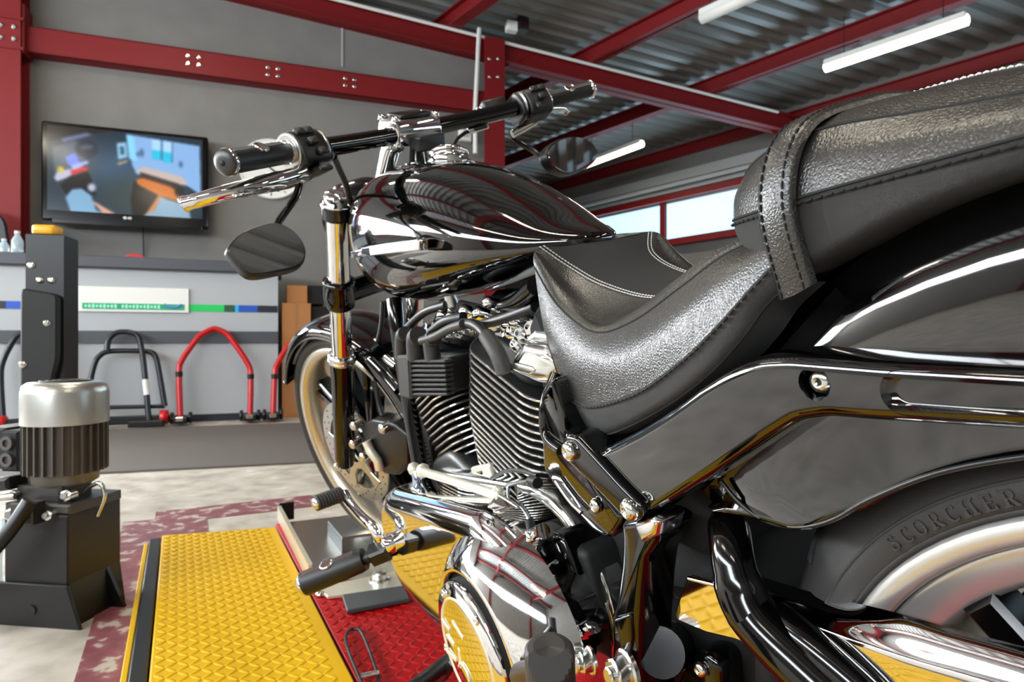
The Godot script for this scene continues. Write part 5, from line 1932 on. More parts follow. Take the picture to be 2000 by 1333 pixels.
	# cables between the risers
	for q in [[0.0, 0.007, M.matte], [0.016, 0.006, M.chrome_soft], [-0.014, 0.006, M.matte]]:
		st = mb()
		tube(st, cr([c + V(-0.01, -0.03, q[0]), c + V(0.02, -0.09, q[0] * 1.5), c + V(0.08, -0.15, q[0])], 6), q[1], 10)
		obj("cable", st, q[2], h)
	switch_pod("switch_pod", il, path[3], -1)
	switch_pod("throttle_pod", ir, path[7], 1)
	levers(il, ir)
	mirrors()
	# clip and wire of the throttle side
	st = mb()
	tube(st, cr(Ss([[882, 292, 0.1], [893, 272, 0.11], [912, 258, 0.13], [935, 251, 0.15], [950, 247, 0.17]]), 5), 0.004, 8)
	obj("cable", st, M.matte, h)
	st = mb()
	tube(st, Ss([[914, 257, 0.13], [952, 246, 0.175]]), 0.0065, 10)
	obj("wire_clip", st, M.chrome_soft, h)
	st = mb()
	tube(st, cr(Ss([[652, 306, -0.2], [662, 330, -0.17], [676, 362, -0.13], [684, 395, -0.1]]), 5), 0.0065, 8)
	obj("cable", st, M.matte, h)

func switch_pod(called: String, a: Vector3, toward: Vector3, sd: int) -> void:
	var d := (toward - a).normalized()
	var p := sub(called, bike, steer_xf)
	var back := (V(-0.8, 0.2, 0) - d * V(-0.8, 0.2, 0).dot(d)).normalized()
	var up := d.cross(back) if d.cross(back).y > 0 else back.cross(d)
	var f := Transform3D(Basis(back, up, back.cross(up)), a)
	var sgn := 1.0 if f.basis.z.dot(d) > 0 else -1.0
	var z0 := 0.004 * sgn
	var z1 := 0.06 * sgn
	var st := mb()
	slab(st, soften(PackedVector2Array([Vector2(-0.03, -0.034), Vector2(0.026, -0.036), Vector2(0.034, -0.012), Vector2(0.03, 0.02), Vector2(0.008, 0.032), Vector2(-0.024, 0.03), Vector2(-0.034, 0.0)]), 0.012, 4), minf(z0, z1), maxf(z0, z1), 0.006, f, 3)
	var o := obj("housing", st, M.plastic, p)
	for q in [[0.026, 0.016, 0.012], [0.026, 0.016, 0.03], [0.034, -0.006, 0.022], [0.03, -0.024, 0.034]]:
		st = mb()
		slab(st, rrect(0.018, 0.013, 0.003), 0.0, 0.009, 0.002, f * Transform3D(Basis(V(0, 0, 1), V(-0.3, 0.95, 0), V(0.95, 0.3, 0)), V(q[0], q[1], (q[2] + 0.006) * sgn)), 2)
		obj("switch_button", st, mat(Color(0.1, 0.105, 0.115), 0.4), p)
	# perch clamp and its bands
	var z2 := 0.075 * sgn
	st = mb()
	slab(st, soften(PackedVector2Array([Vector2(-0.03, -0.03), Vector2(0.02, -0.03), Vector2(0.026, 0.0), Vector2(0.016, 0.03), Vector2(-0.03, 0.034), Vector2(-0.05, 0.02), Vector2(-0.05, -0.02)]), 0.012, 4), minf(z1, z2), maxf(z1, z2), 0.004, f, 2)
	obj("perch", st, M.satin, p)
	for z in [0.002, 0.012, 0.062]:
		st = mb()
		lathe(st, aim(f * V(0, 0, z * sgn), d), [[0.027, 0.0], [0.0305, 0.001], [0.0305, 0.004], [0.027, 0.005]], 28)
		obj("clamp_band", st, M.steel, p)
	if sd > 0:
		st = mb()
		slab(st, rrect(0.05, 0.034, 0.008), 0.078, 0.135, 0.004, f * Transform3D(Basis(), V(-0.045, 0.028, 0)) if sgn > 0 else f * Transform3D(Basis(V(1, 0, 0), V(0, -1, 0), V(0, 0, -1)), V(-0.045, 0.028, 0)), 2)
		obj("reservoir", st, M.plastic, p)
		st = mb()
		lathe(st, aim(f * V(-0.045, 0.026, 0.136 * sgn), d), [[0.016, 0], [0.016, 0.008], [0.01, 0.012]], 20)
		obj("reservoir_cap", st, M.chrome_soft, p)

func blade(st: SurfaceTool, pts, rw: Array, thick: float) -> void:
	tube(st, cr(pts, 6), rw, 14, true, thick)

func levers(il: Vector3, ir: Vector3) -> void:
	var lv := sub("clutch_lever", bike, steer_xf)
	var st := mb()
	var p := Ss([[590, 338, -0.285], [545, 352, -0.335], [490, 366, -0.385], [430, 380, -0.43], [385, 392, -0.46], [362, 398, -0.473], [354, 401, -0.478]])
	blade(st, p, [0.0155, 0.0155, 0.013, 0.013, 0.013, 0.013, 0.0145, 0.0142, 0.014, 0.014, 0.0138, 0.0135, 0.0132, 0.013, 0.013, 0.0128, 0.0126, 0.0124, 0.012, 0.0118, 0.0115, 0.0112, 0.011, 0.011, 0.011, 0.011, 0.0105, 0.011, 0.0115, 0.012, 0.012, 0.012, 0.0125, 0.012, 0.0115, 0.009, 0.005], 1.0)
	obj("blade", st, M.chrome, lv)
	st = mb()
	slab(st, soften(Sflat([[486, 350], [520, 338], [548, 340], [540, 362], [505, 372], [488, 366]], -0.3), 0.006), -0.305, -0.27, 0.005, Transform3D(), 2)
	obj("pivot", st, M.steel, lv)
	st = mb()
	slab(st, soften(Sflat([[545, 345], [600, 330], [628, 322], [634, 334], [600, 352], [550, 372], [520, 378]], -0.27), 0.006), -0.275, -0.25, 0.004, Transform3D(), 2)
	obj("bracket", st, M.plastic, lv)
	var br := sub("brake_lever", bike, steer_xf)
	st = mb()
	p = Ss([[1045, 226, 0.3], [1065, 214, 0.345], [1085, 211, 0.385], [1100, 213, 0.415], [1108, 221, 0.425]])
	blade(st, p, [0.01, 0.01, 0.01, 0.01, 0.011, 0.011, 0.011, 0.0115, 0.012, 0.012, 0.012, 0.0115, 0.011, 0.011, 0.01, 0.01, 0.01, 0.01, 0.0095, 0.009, 0.0085, 0.0085, 0.009, 0.009, 0.008], 1.0)
	obj("blade", st, M.chrome_soft, br)
	st = mb()
	tube(st, cr(Ss([[1000, 262, 0.25], [1022, 250, 0.275], [1046, 236, 0.3]]), 5), 0.01, 10)
	obj("pivot", st, M.chrome_soft, br)

func mirrors() -> void:
	var defs := [
		[V(1.06, 0.9, -0.4), [[443, 487], [452, 472], [470, 455], [500, 441], [530, 434], [552, 437], [578, 453], [594, 474], [599, 492], [594, 512], [578, 524], [545, 532], [505, 539], [482, 535], [462, 515], [450, 500]], 0.30, 0.0],
		[V(1.0, 0.91, 0.42), [[1068, 300], [1074, 285], [1092, 272], [1118, 266], [1142, 270], [1158, 282], [1167, 298], [1164, 314], [1148, 328], [1124, 338], [1106, 340], [1088, 332], [1075, 318]], 0.1, 0.25]]
	var i := 0
	for dd in defs:
		var o := sub("mirror", bike, steer_xf)
		var face := V(-1, dd[2], dd[3]).normalized()                    # looks back, a little upward
		var x := V(0, 1, 0).cross(face).normalized()
		var fr := Transform3D(Basis(x, face.cross(x), face), dd[0])
		var ol := []
		for q in dd[1]:
			var p3 := cut(bike_xf * steer_xf * fr, q[0], q[1], 0.0)
			ol.append(Vector2(p3.x, p3.y))
		var poly := round2(PackedVector2Array(ol), 4)
		var st := mb()
		slab(st, poly, -0.022, 0.001, 0.006, fr, 3)
		obj("shell", st, M.plastic, o)
		st = mb()
		slab(st, inset(poly, 0.0035), 0.0005, 0.0022, 0.0, fr)
		obj("glass", st, M.mirror, o)
		st = mb()
		var back := fr * V(0, 0, -0.014)
		var tip := cut(bike_xf * steer_xf * fr, 553, 440, 0.0)
		if i == 0:
			tube(st, cr(Array(Ss([[580, 345, -0.27], [584, 362, -0.27], [575, 390, -0.29]])) + [fr * (tip + V(0.004, 0.012, -0.026)), fr * (tip + V(0, -0.02, -0.02))], 5), 0.0065, 10)
		else:
			tube(st, cr(Array(Ss([[998, 255, 0.26], [1008, 274, 0.275], [1035, 290, 0.31]])) + [S(1062, 303, 0.36), back], 5), 0.0065, 10)
		obj("stem", st, M.gloss, o)
		i += 1

func engine() -> void:
	var e := sub("engine", bike)
	# cylinders: rear leans back, front leans forward
	var rear_c := sub("rear_cylinder", bike)
	var front_c := sub("front_cylinder", bike)
	cylinder(rear_c, V(0.815, 0.405, 0.0), V(-0.383, 0.924, 0), 17, 0.0125, 0.118, 0.106)
	cylinder(front_c, V(1.0, 0.405, 0.0), V(0.383, 0.924, 0), 15, 0.0125, 0.09, 0.1)
	# crankcase
	var st := mb()
	slab(st, soften(PackedVector2Array([V2(0.66, 0.18), V2(1.08, 0.18), V2(1.12, 0.3), V2(1.09, 0.41), V2(0.98, 0.45), V2(0.9, 0.42), V2(0.8, 0.45), V2(0.68, 0.42), V2(0.62, 0.33)]), 0.03), -0.1, 0.12, 0.02, Transform3D(), 3)
	obj("crankcase", st, M.satin, e)
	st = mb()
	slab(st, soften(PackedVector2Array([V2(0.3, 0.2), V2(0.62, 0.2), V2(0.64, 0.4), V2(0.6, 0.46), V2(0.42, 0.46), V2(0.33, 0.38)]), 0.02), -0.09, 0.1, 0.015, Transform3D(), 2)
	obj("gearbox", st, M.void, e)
	st = mb()
	slab(st, soften(outline([[922, 912], [958, 905], [966, 940], [958, 950], [925, 935]], -0.1), 0.006), -0.104, -0.09, 0.003, Transform3D(), 2)
	obj("cam_plate", st, M.cream_metal, e)
	# rear rocker cover, chrome and stepped
	var rk := func(list: Array, w0: float, w1: float, bev: float) -> void:
		var s2 := mb()
		slab(s2, soften(outline(list, w0), 0.006), w0, w1, bev, Transform3D(), 3)
		obj("rocker_cover", s2, M.chrome_soft, rear_c)
	rk.call([[990, 726], [998, 696], [1020, 668], [1062, 676], [1090, 698], [1092, 730], [1072, 752], [1046, 752]], -0.122, 0.06, 0.012)
	rk.call([[1012, 690], [1022, 655], [1040, 640], [1085, 646], [1095, 690]], -0.108, 0.05, 0.012)
	st = mb()
	slab(st, soften(outline([[992, 712], [1006, 708], [1040, 716], [1046, 724], [1038, 732], [1018, 728], [996, 720]], -0.123), 0.003), -0.1245, -0.11, 0.002, Transform3D(), 2)
	obj("cover_panel", st, M.chrome_soft, rear_c)
	for q in [[1016, 652], [1008, 672], [1036, 640]]:
		st = mb()
		lathe(st, aim(B(q[0], q[1], -0.1), V(-0.2, 0.6, -0.6)), [[0.011, -0.02], [0.011, 0.0], [0.008, 0.004], [0.006, 0.004], [0.006, 0.001]], 14, true)
		obj("bolt", st, M.chrome, rear_c)
	# front rocker cover far forward under the tank
	st = mb()
	slab(st, soften(outline([[828, 636], [850, 606], [895, 602], [930, 618], [925, 662], [880, 676], [840, 668]], -0.07), 0.008), -0.07, 0.06, 0.012, Transform3D(), 3)
	obj("rocker_cover", st, M.chrome, front_c)
	# intake and air cleaner backing in the vee
	var ik := sub("intake", bike)
	st = mb()
	lathe(st, aim(B(985, 640, -0.02), V(0.3, 0.5, -0.9)), [[0.07, -0.06], [0.07, 0.0], [0.055, 0.03], [0.03, 0.042], [0.0, 0.045]], 32)
	obj("throttle_body", st, M.satin, ik)
	st = mb()
	lathe(st, aim(B(975, 660, -0.075), V(-0.3, 0.2, -1)), [[0.028, -0.03], [0.028, 0.008], [0.02, 0.013], [0.0, 0.014]], 8, true)
	obj("manifold", st, M.chrome, ik)
	st = mb()
	slab(st, soften(outline([[930, 640], [978, 626], [985, 668], [968, 690], [942, 672]], -0.075), 0.006), -0.078, -0.03, 0.006, Transform3D(), 2)
	obj("bracket", st, M.chrome, ik)
	for q in [[862, 598, 0.013], [880, 618, 0.01], [905, 608, 0.012], [890, 640, 0.009], [932, 612, 0.012], [988, 634, 0.012], [1002, 628, 0.01], [1008, 612, 0.009], [952, 590, 0.01], [872, 655, 0.009], [960, 632, 0.012], [995, 648, 0.011]]:
		st = mb()
		lathe(st, aim(B(q[0], q[1], -0.09), V(0.1 * sin(q[0]), 0.4, -0.8)), [[q[2], -0.03], [q[2], 0.0], [q[2] * 0.7, 0.005], [0.0, 0.007]], 10)
		obj("fitting", st, M.chrome, ik)
	# fuel tank mount post
	st = mb()
	tube(st, Bs([[880, 578, -0.08], [884, 600, -0.08]]), 0.011, 12)
	obj("tank_mount", st, M.steel, ik)
	# hoses and plug leads
	for q in [
		[[[905, 632, -0.11], [930, 636, -0.118], [955, 662, -0.125], [985, 725, -0.13]], 0.008, M.plastic],
		[[[950, 656, -0.125], [972, 692, -0.13], [986, 730, -0.13]], 0.0115, M.rubber],
		[[[824, 666, -0.13], [850, 658, -0.125], [880, 642, -0.12], [905, 634, -0.12]], 0.0075, M.grey_rubber],
		[[[935, 636, -0.1], [985, 622, -0.095], [1045, 600, -0.09]], 0.0075, M.plastic],
		[[[796, 640, -0.1], [830, 610, -0.1], [872, 596, -0.09]], 0.0075, M.plastic],
		[[[842, 650, -0.11], [870, 628, -0.11], [905, 620, -0.1]], 0.0085, M.plastic],
		[[[900, 600, -0.08], [960, 610, -0.06], [1010, 585, -0.06], [1040, 580, -0.08]], 0.012, M.void],
		[[[1046, 560, -0.1], [1010, 590, -0.09], [985, 600, -0.08]], 0.012, M.gloss],
		[[[960, 935, -0.12], [985, 922, -0.125], [1015, 920, -0.13], [1050, 930, -0.14]], 0.003, M.plastic],
		[[[990, 948, -0.14], [1020, 942, -0.14], [1050, 938, -0.145]], 0.003, M.chrome_soft]]:
		st = mb()
		tube(st, cr(Bs(q[0]), 7), q[1], 12)
		obj("hose", st, q[2], ik)
	st = mb()
	lathe(st, aim(B(1045, 942, -0.145), V(-1, 0.1, -0.2)), [[0.007, -0.014], [0.007, 0.01]], 12, true)
	obj("cable_joint", st, M.plastic, ik)
	# coil and regulator block with ribs
	var cb := sub("ignition_coil", bike)
	st = mb()
	slab(st, soften(outline([[778, 694], [802, 694], [806, 780], [796, 778], [784, 772], [782, 735]], -0.13), 0.004), -0.135, -0.06, 0.004)
	obj("bracket", st, M.grey_rubber, cb)
	st = mb()
	slab(st, soften(outline([[798, 698], [868, 700], [874, 770], [808, 778]], -0.12), 0.004), -0.118, -0.04, 0.004)
	obj("body", st, M.plastic, cb)
	for k in 8:
		var v := 704.0 + k * 9.2
		st = mb()
		slab(st, soften(outline([[797 + k * 1.2, v], [868 + k * 0.6, v], [869 + k * 0.6, v + 5], [798 + k * 1.2, v + 5]], -0.13), 0.0015), -0.131, -0.115, 0.0015)
		obj("rib", st, mat(Color(0.1, 0.098, 0.095), 0.5), cb)
	for q in [[786, 690, 786, 660, 0.014], [813, 692, 812, 664, 0.017], [846, 694, 842, 668, 0.014]]:
		st = mb()
		tube(st, cr(Bs([[q[0], q[1] + 8, -0.12], [q[2], q[3], -0.12], [q[2] + 6, q[3] - 8, -0.12]]), 5), q[4], 14)
		obj("boot", st, M.grey_rubber, cb)
	# front down tubes, oil cooler
	var fr := sub("frame", bike)
	for q in [[[[770, 586, -0.09], [778, 650, -0.1], [800, 790, -0.1], [838, 1010, -0.12]], 0.016], [[[756, 590, 0.06], [770, 650, 0.07], [800, 800, 0.07], [850, 1010, 0.05]], 0.016]]:
		st = mb()
		tube(st, cr(Bs(q[0]), 6), q[1], 16)
		obj("down_tube", st, M.gloss, fr)
	st = mb()
	tube(st, cr(Bs([[748, 590, -0.02], [744, 640, -0.03], [732, 700, -0.05], [738, 780, -0.06], [748, 815, -0.06]]), 6), 0.006, 10)
	obj("brake_hose", st, M.plastic, fr)
	st = mb()
	tube(st, Bs([[754, 700, -0.06], [774, 718, -0.06]]), 0.009, 12)
	obj("cross_stay", st, M.chrome_soft, fr)
	st = mb()
	tube(st, Bs([[746, 728, -0.06], [776, 765, -0.06]]), 0.008, 12)
	obj("cross_stay", st, M.gloss, fr)
	st = mb()
	slab(st, outline([[796, 815], [832, 815], [850, 960], [818, 960]], -0.07), -0.07, 0.12, 0.003)
	obj("cooler_core", st, M.void, fr)
	for k in 15:
		var v := 818.0 + k * 7.6
		st = mb()
		slab(st, outline([[799 + k * 1.6, v], [820 + k * 1.6, v], [820.5 + k * 1.6, v + 3.6], [799.5 + k * 1.6, v + 3.6]], -0.075), -0.078, -0.06, 0.0008)
		obj("cooler_rib", st, M.machined, fr)

func V2(x: float, y: float) -> Vector2: return Vector2(x, y)

func cylinder(o: Node3D, base: Vector3, dir: Vector3, n: int, pitch: float, hx: float, hz: float) -> void:
	var y := dir.normalized()
	var x := V(y.y, -y.x, 0)
	var st := mb()
	lathe(st, aim(base, y), [[0.075, -0.03], [0.075, pitch * (n + 1)]], 36, true)
	obj("barrel", st, M.fin, o)
	for k in n:
		var g := 1.0 - 0.12 * clampf(1.0 - k / 7.0, 0, 1)
		var c := base + y * (0.012 + k * pitch)
		var f := Transform3D(Basis(x, V(0, 0, 1), x.cross(V(0, 0, 1))), c)
		var poly := rrect(hx * 2 * g, hz * 2 * g, 0.055 * g, 8)
		st = mb()
		slab(st, poly, -0.0026, 0.0026, 0.0008, f)
		obj("fin", st, M.fin, o)
		st = mb()
		slab(st, inset(poly, -0.0012), -0.0016, 0.0016, 0.0006, f)
		obj("fin_edge", st, M.machined, o)
	st = mb()
	var f2 := Transform3D(Basis(x, V(0, 0, 1), x.cross(V(0, 0, 1))), base + y * (0.012 + n * pitch))
	slab(st, rrect(hx * 1.5, hz * 1.7, 0.05, 8), -0.03, 0.012, 0.008, f2, 3)
	obj("head", st, M.fin, o)

func primary() -> void:
	var o := sub("primary_drive", bike)
	var poly := PackedVector2Array()
	var fc := V2(0.985, 0.305)
	var rcn := V2(0.655, 0.305)
	for k in 25:
		var a := -PI / 2 + PI * k / 24 + 0.05
		poly.append(fc + Vector2(cos(a), sin(a)) * 0.1)
	for k in 29:
		var a := PI / 2 - 0.08 + (PI + 0.16) * k / 28
		poly.append(rcn + Vector2(cos(a), sin(a)) * 0.14)
	var st := mb()
	slab(st, poly, -0.222, -0.1, 0.032, Transform3D(), 8)
	obj("cover", st, M.chrome, o)
	st = mb()
	slab(st, inset(poly, -0.008), -0.125, -0.09, 0.006, Transform3D(), 2)
	obj("flange", st, M.chrome_soft, o)
	# raised boss round the clutch cover
	var dc := V(0.632, 0.287, -0.205)
	var out := V(0.0, 0.0, -1)
	st = mb()
	lathe(st, aim(dc, out), [[0.15, -0.02], [0.143, 0.0], [0.132, 0.018], [0.118, 0.034], [0.105, 0.0445], [0.1, 0.047], [0.097, 0.046], [0.096, 0.04]], 56, false, false)
	obj("clutch_boss", st, M.chrome, o)
	st = mb()
	lathe(st, aim(dc, out), [[0.097, 0.036], [0.09, 0.036], [0.089, 0.05]], 56, false, false)
	obj("gasket_ring", st, M.void, o)
	st = mb()
	lathe(st, aim(dc, out), [[0.088, 0.036], [0.088, 0.052], [0.086, 0.056], [0.06, 0.06], [0.0, 0.062]], 64)
	var cov := obj("clutch_cover", st, M.chrome, o)
	for k in 5:
		var a := TAU * k / 5 + 0.95
		bolt_like(cov, dc + V(cos(a) * 0.078, sin(a) * 0.078, -0.056), V(0, 0, -1), 0.0055, M.chrome)
	for r in [0.069]:
		st = mb()
		lathe(st, aim(dc, out), [[r - 0.0018, 0.0585], [r, 0.0605], [r + 0.0018, 0.0582]], 64, false, false)
		obj("engraved_ring", st, M.cream_metal, cov)
	# raised strokes of the medallion
	for q in [[0.05, 0.02, 0.022, 0.006, 0.3], [0.043, 0.002, 0.022, 0.006, 0.2], [0.05, -0.022, 0.03, 0.006, 0.0], [0.02, -0.012, 0.006, 0.03, 0.2], [0.01, 0.03, 0.03, 0.006, 0.4]]:
		st = mb()
		slab(st, rrect(q[2], q[3], 0.002), 0.0, 0.002, 0.0005, Transform3D(Basis(V(cos(q[4]), sin(q[4]), 0), V(sin(q[4]), -cos(q[4]), 0), V(0, 0, -1)), dc + V(q[0], q[1], -0.06)))
		obj("medallion_stroke", st, M.cream_metal, cov)
	st = mb()
	var arc := []
	for k in 13:
		var a := PI * 1.4 * k / 12 + 0.4
		arc.append(dc + V(0.012 + cos(a) * 0.014, -0.03 + sin(a) * 0.014, -0.062))
	tube(st, arc, 0.002, 6)
	obj("medallion_stroke", st, M.cream_metal, cov)
	# top inspection plate
	st = mb()
	var pf := frame_at(Transform3D(), B(1030, 1005, -0.13), V(-0.9, -0.15, -0.3), V(0.1, 0.55, -0.8))
	var pl := PackedVector2Array()
	for q in [[952, 985], [998, 962], [1062, 1010], [1066, 1024], [1036, 1034], [1020, 1028]]:
		var p3 := cut(bike_xf * pf, q[0], q[1], 0.0)
		pl.append(Vector2(p3.x, p3.y))
	slab(st, soften(pl, 0.006), -0.02, 0.008, 0.003, pf, 2)
	obj("inspection_plate", st, M.chrome, o)
	# lugs with bolts along the upper edge
	for q in [[798, 1000, 824, 1030], [842, 1000, 868, 1030], [902, 990, 880, 1005], [925, 982, 934, 1010], [776, 1024, 792, 1010], [1035, 1050, 1060, 1038], [1070, 1120, 1090, 1110], [1130, 1235, 1160, 1220]]:
		var wq := -0.145 if q[0] < 1000 else -0.17
		st = mb()
		tube(st, Bs([[q[0], q[1], wq], [q[2], q[3], wq - 0.005]]), [0.009, 0.0095], 12)
		obj("lug", st, M.chrome, o)
		bolt_like(o, B(q[0], q[1], wq - 0.01), V(0.2, 0.2, -1), 0.009, M.chrome)
	# starter and rubber behind the cover
	st = mb()
	tube(st, Bs([[860, 985, -0.09], [975, 940, -0.08]]), 0.035, 20)
	obj("starter_motor", st, M.plastic, o)
	st = mb()
	slab(st, soften(outline([[1062, 1035], [1096, 1045], [1125, 1120], [1140, 1190], [1150, 1240], [1120, 1250], [1092, 1190], [1085, 1120]], -0.15), 0.01), -0.155, -0.08, 0.01, Transform3D(), 2)
	obj("inner_housing", st, M.gloss, o)
	st = mb()
	slab(st, soften(outline([[1100, 1040], [1150, 1075], [1178, 1180], [1180, 1230], [1150, 1215], [1128, 1110]], -0.13), 0.01), -0.14, -0.05, 0.01, Transform3D(), 2)
	obj("rubber_damper", st, M.matte, o)

func bolt_like(parent: Node3D, p: Vector3, dir: Vector3, r: float, m: Material) -> void:
	var st := mb()
	lathe(st, aim(p, dir), [[r, -r], [r, r * 0.3], [r * 0.75, r * 0.7], [r * 0.45, r * 0.7], [r * 0.45, r * 0.2], [0.0, r * 0.2]], 14)
	obj("bolt", st, m, parent)

func hexnut(parent: Node3D, p: Vector3, dir: Vector3, r: float) -> void:
	var st := mb()
	lathe(st, aim(p, dir), [[r * 1.25, -r * 0.25], [r * 1.25, 0.0], [r * 1.1, r * 0.1]], 28, true)
	obj("washer", st, M.zinc, parent)
	st = mb()
	lathe(st, aim(p, dir), [[r, 0.0], [r, r * 0.8], [r * 0.86, r * 0.92]], 6, true)
	var o := obj("nut", st, M.zinc, parent)
	st = mb()
	lathe(st, aim(p, dir), [[r * 0.55, 0.0], [r * 0.55, r * 1.15], [r * 0.45, r * 1.25]], 18, true)
	obj("stud_end", st, M.zinc, o)

func lower_parts() -> void:
	# footpeg and shifter
	var f := sub("footpeg", bike)
	var a := B(592, 1142, -0.37)
	var b := B(712, 1092, -0.27)
	var d := (b - a).normalized()
	var ln := a.distance_to(b)
	var st := mb()
	lathe(st, aim(a, d), [[0.0205, 0.0], [0.0215, 0.006], [0.0215, ln * 0.9], [0.0195, ln]], 28)
	obj("rubber_sleeve", st, M.plastic, f)
	st = mb()
	lathe(st, aim(a, d), [[0.0, -0.008], [0.01, -0.007], [0.018, -0.004], [0.0215, 0.002], [0.0205, 0.004]], 28)
	obj("end_cap", st, M.chrome, f)
	var up := (V(-0.3, 0.9, 0) - d * V(-0.3, 0.9, 0).dot(d)).normalized()
	for q in [[0.06, 0.36], [0.58, 0.9]]:
		st = mb()
		span_box(st, a + d * ln * q[0] + up * 0.021, a + d * ln * q[1] + up * 0.021, 0.01, 0.002, up)
		obj("inlay_bar", st, M.chrome_soft, f)
	st = mb()
	lathe(st, aim(a + d * ln * 0.47 + up * 0.02, up), [[0.013, 0], [0.013, 0.003], [0.01, 0.003], [0.0, 0.0025]], 20)
	obj("medallion", st, M.chrome_soft, f)
	st = mb()
	tube(st, [b - d * 0.005, b + d * 0.05], 0.011, 14)
	box(st, Transform3D(Basis(d, up, d.cross(up)), b + d * 0.03), V(0.035, 0.028, 0.036), 0.004)
	obj("peg_mount", st, M.satin, f)
	st = mb()
	tube(st, Bs([[730, 1085, -0.25], [752, 1078, -0.235], [768, 1075, -0.222]]), 0.011, 14)
	obj("mount_arm", st, M.gloss, f)
	var s := sub("shift_lever", bike)
	st = mb()
	var t0 := B(616, 984, -0.31)
	var t1 := B(668, 965, -0.255)
	var td := (t1 - t0).normalized()
	var tl := t0.distance_to(t1)
	var pr := [[0.013, 0.0]]
	for k in 9:
		pr.append([0.0155, tl * (k + 0.2) / 9.0]); pr.append([0.0155, tl * (k + 0.6) / 9.0]); pr.append([0.0125, tl * (k + 0.75) / 9.0]); pr.append([0.0125, tl * (k + 0.95) / 9.0])
	lathe(st, aim(t0, td), pr, 20)
	obj("toe_rubber", st, M.rubber, s)
	st = mb()
	lathe(st, aim(t0, td), [[0.0, -0.006], [0.008, -0.005], [0.012, 0.0], [0.012, 0.002]], 18)
	obj("toe_end", st, M.chrome, s)
	st = mb()
	tube(st, cr([t1 + td * 0.004] + Array(Bs([[684, 985, -0.25], [708, 1012, -0.248], [732, 1035, -0.245], [744, 1062, -0.24], [746, 1082, -0.235]])), 5), 0.0095, 14)
	obj("lever_arm", st, M.chrome, s)
	st = mb()
	lathe(st, aim(B(752, 1066, -0.235), V(0, 0, -1)), [[0.018, -0.03], [0.018, 0.004], [0.012, 0.008], [0.0, 0.009]], 20)
	obj("pivot", st, M.chrome, s)
	st = mb()
	tube(st, cr(Bs([[812, 918, -0.17], [814, 945, -0.175], [802, 985, -0.185], [786, 1018, -0.19]]), 5), 0.008, 12)
	obj("shift_arm", st, mat(Color(0.75, 0.8, 0.88), 0.15, 1.0), s)
	st = mb()
	tube(st, Bs([[828, 922, -0.175], [968, 966, -0.16]]), 0.0072, 14)
	obj("shift_rod", st, M.cream_metal, s)
	for q in [[808, 916, 0.0115], [826, 920, 0.0125], [972, 967, 0.011]]:
		st = mb()
		var c := B(q[0], q[1], -0.172)
		lathe(st, aim(c, V(0, 0.2, -1)), [[0.0, -q[2]], [q[2] * 0.8, -q[2] * 0.6], [q[2], 0.0], [q[2] * 0.8, q[2] * 0.6], [0.0, q[2]]], 18)
		obj("ball_joint", st, M.cream_metal, s)
	# swingarm
	var sw := sub("swingarm", bike)
	st = mb()
	tube(st, cr(Bs([[1420, 1010, -0.11], [1425, 1045, -0.13], [1432, 1100, -0.145], [1448, 1160, -0.15], [1470, 1205, -0.152]]), 7), [0.012, 0.013, 0.015, 0.0165, 0.0175, 0.018, 0.018, 0.018, 0.018, 0.018, 0.018, 0.018, 0.018, 0.018, 0.018, 0.018, 0.018, 0.019, 0.0195, 0.02], 24)
	obj("upper_arm", st, M.gloss, sw)
	st = mb()
	tube(st, cr(Bs([[1462, 1190, -0.15], [1490, 1225, -0.152], [1560, 1295, -0.155], [1660, 1390, -0.155], [1800, 1520, -0.15]]), 7), 0.0205, 28)
	obj("lower_arm", st, M.gloss, sw)
	st = mb()
	tube(st, cr(Bs([[1520, 1210, -0.14], [1585, 1262, -0.148], [1680, 1345, -0.15], [1790, 1450, -0.148]]), 7), 0.014, 24)
	obj("brace", st, M.gloss, sw)
	# chrome belt guards
	var hinge := B(1344, 1128, -0.142)
	var tb := Basis(V(1, 0, 0), deg_to_rad(-2))
	var tilt := Transform3D(tb, hinge - tb * hinge)
	var g := sub("belt_guard", bike)
	st = mb()
	slab(st, soften(outline([[1344, 1128], [1352, 1124], [1440, 1150], [1470, 1185], [1492, 1270], [1440, 1250], [1380, 1236], [1322, 1212], [1318, 1200]], -0.14), 0.003), -0.142, -0.138, 0.0012, tilt)
	obj("side_plate", st, M.chrome, g)
	st = mb()
	var p0 := Bs([[1344, 1128, -0.142], [1440, 1152, -0.142]])
	var p1 := Bs([[1368, 1112, -0.085], [1436, 1128, -0.085]])
	quad(st, p0[0], p0[1], p1[1], p1[0])
	tube(st, Bs([[1346, 1130, -0.142], [1440, 1154, -0.142]]), 0.0022, 10)
	obj("top_plate", st, M.chrome, g)
	st = mb()
	var up_e := Bs([[1480, 1125, -0.1], [1560, 1150, -0.105], [1640, 1172, -0.112], [1700, 1185, -0.12], [1760, 1200, -0.124], [1860, 1228, -0.125], [2000, 1264, -0.125], [2200, 1320, -0.125]])
	var mid_e := Bs([[1500, 1180, -0.128], [1570, 1215, -0.134], [1650, 1245, -0.14], [1720, 1268, -0.142], [1790, 1290, -0.142], [1880, 1315, -0.142], [2000, 1350, -0.142], [2200, 1410, -0.142]])
	var low_e := Bs([[1510, 1192, -0.133], [1576, 1226, -0.139], [1655, 1256, -0.145], [1725, 1280, -0.147], [1795, 1303, -0.147], [1885, 1330, -0.147], [2000, 1365, -0.147], [2200, 1425, -0.147]])
	var bot_e := []
	for p in low_e: bot_e.append(V(p.x, p.y - 0.05, p.z + 0.002))
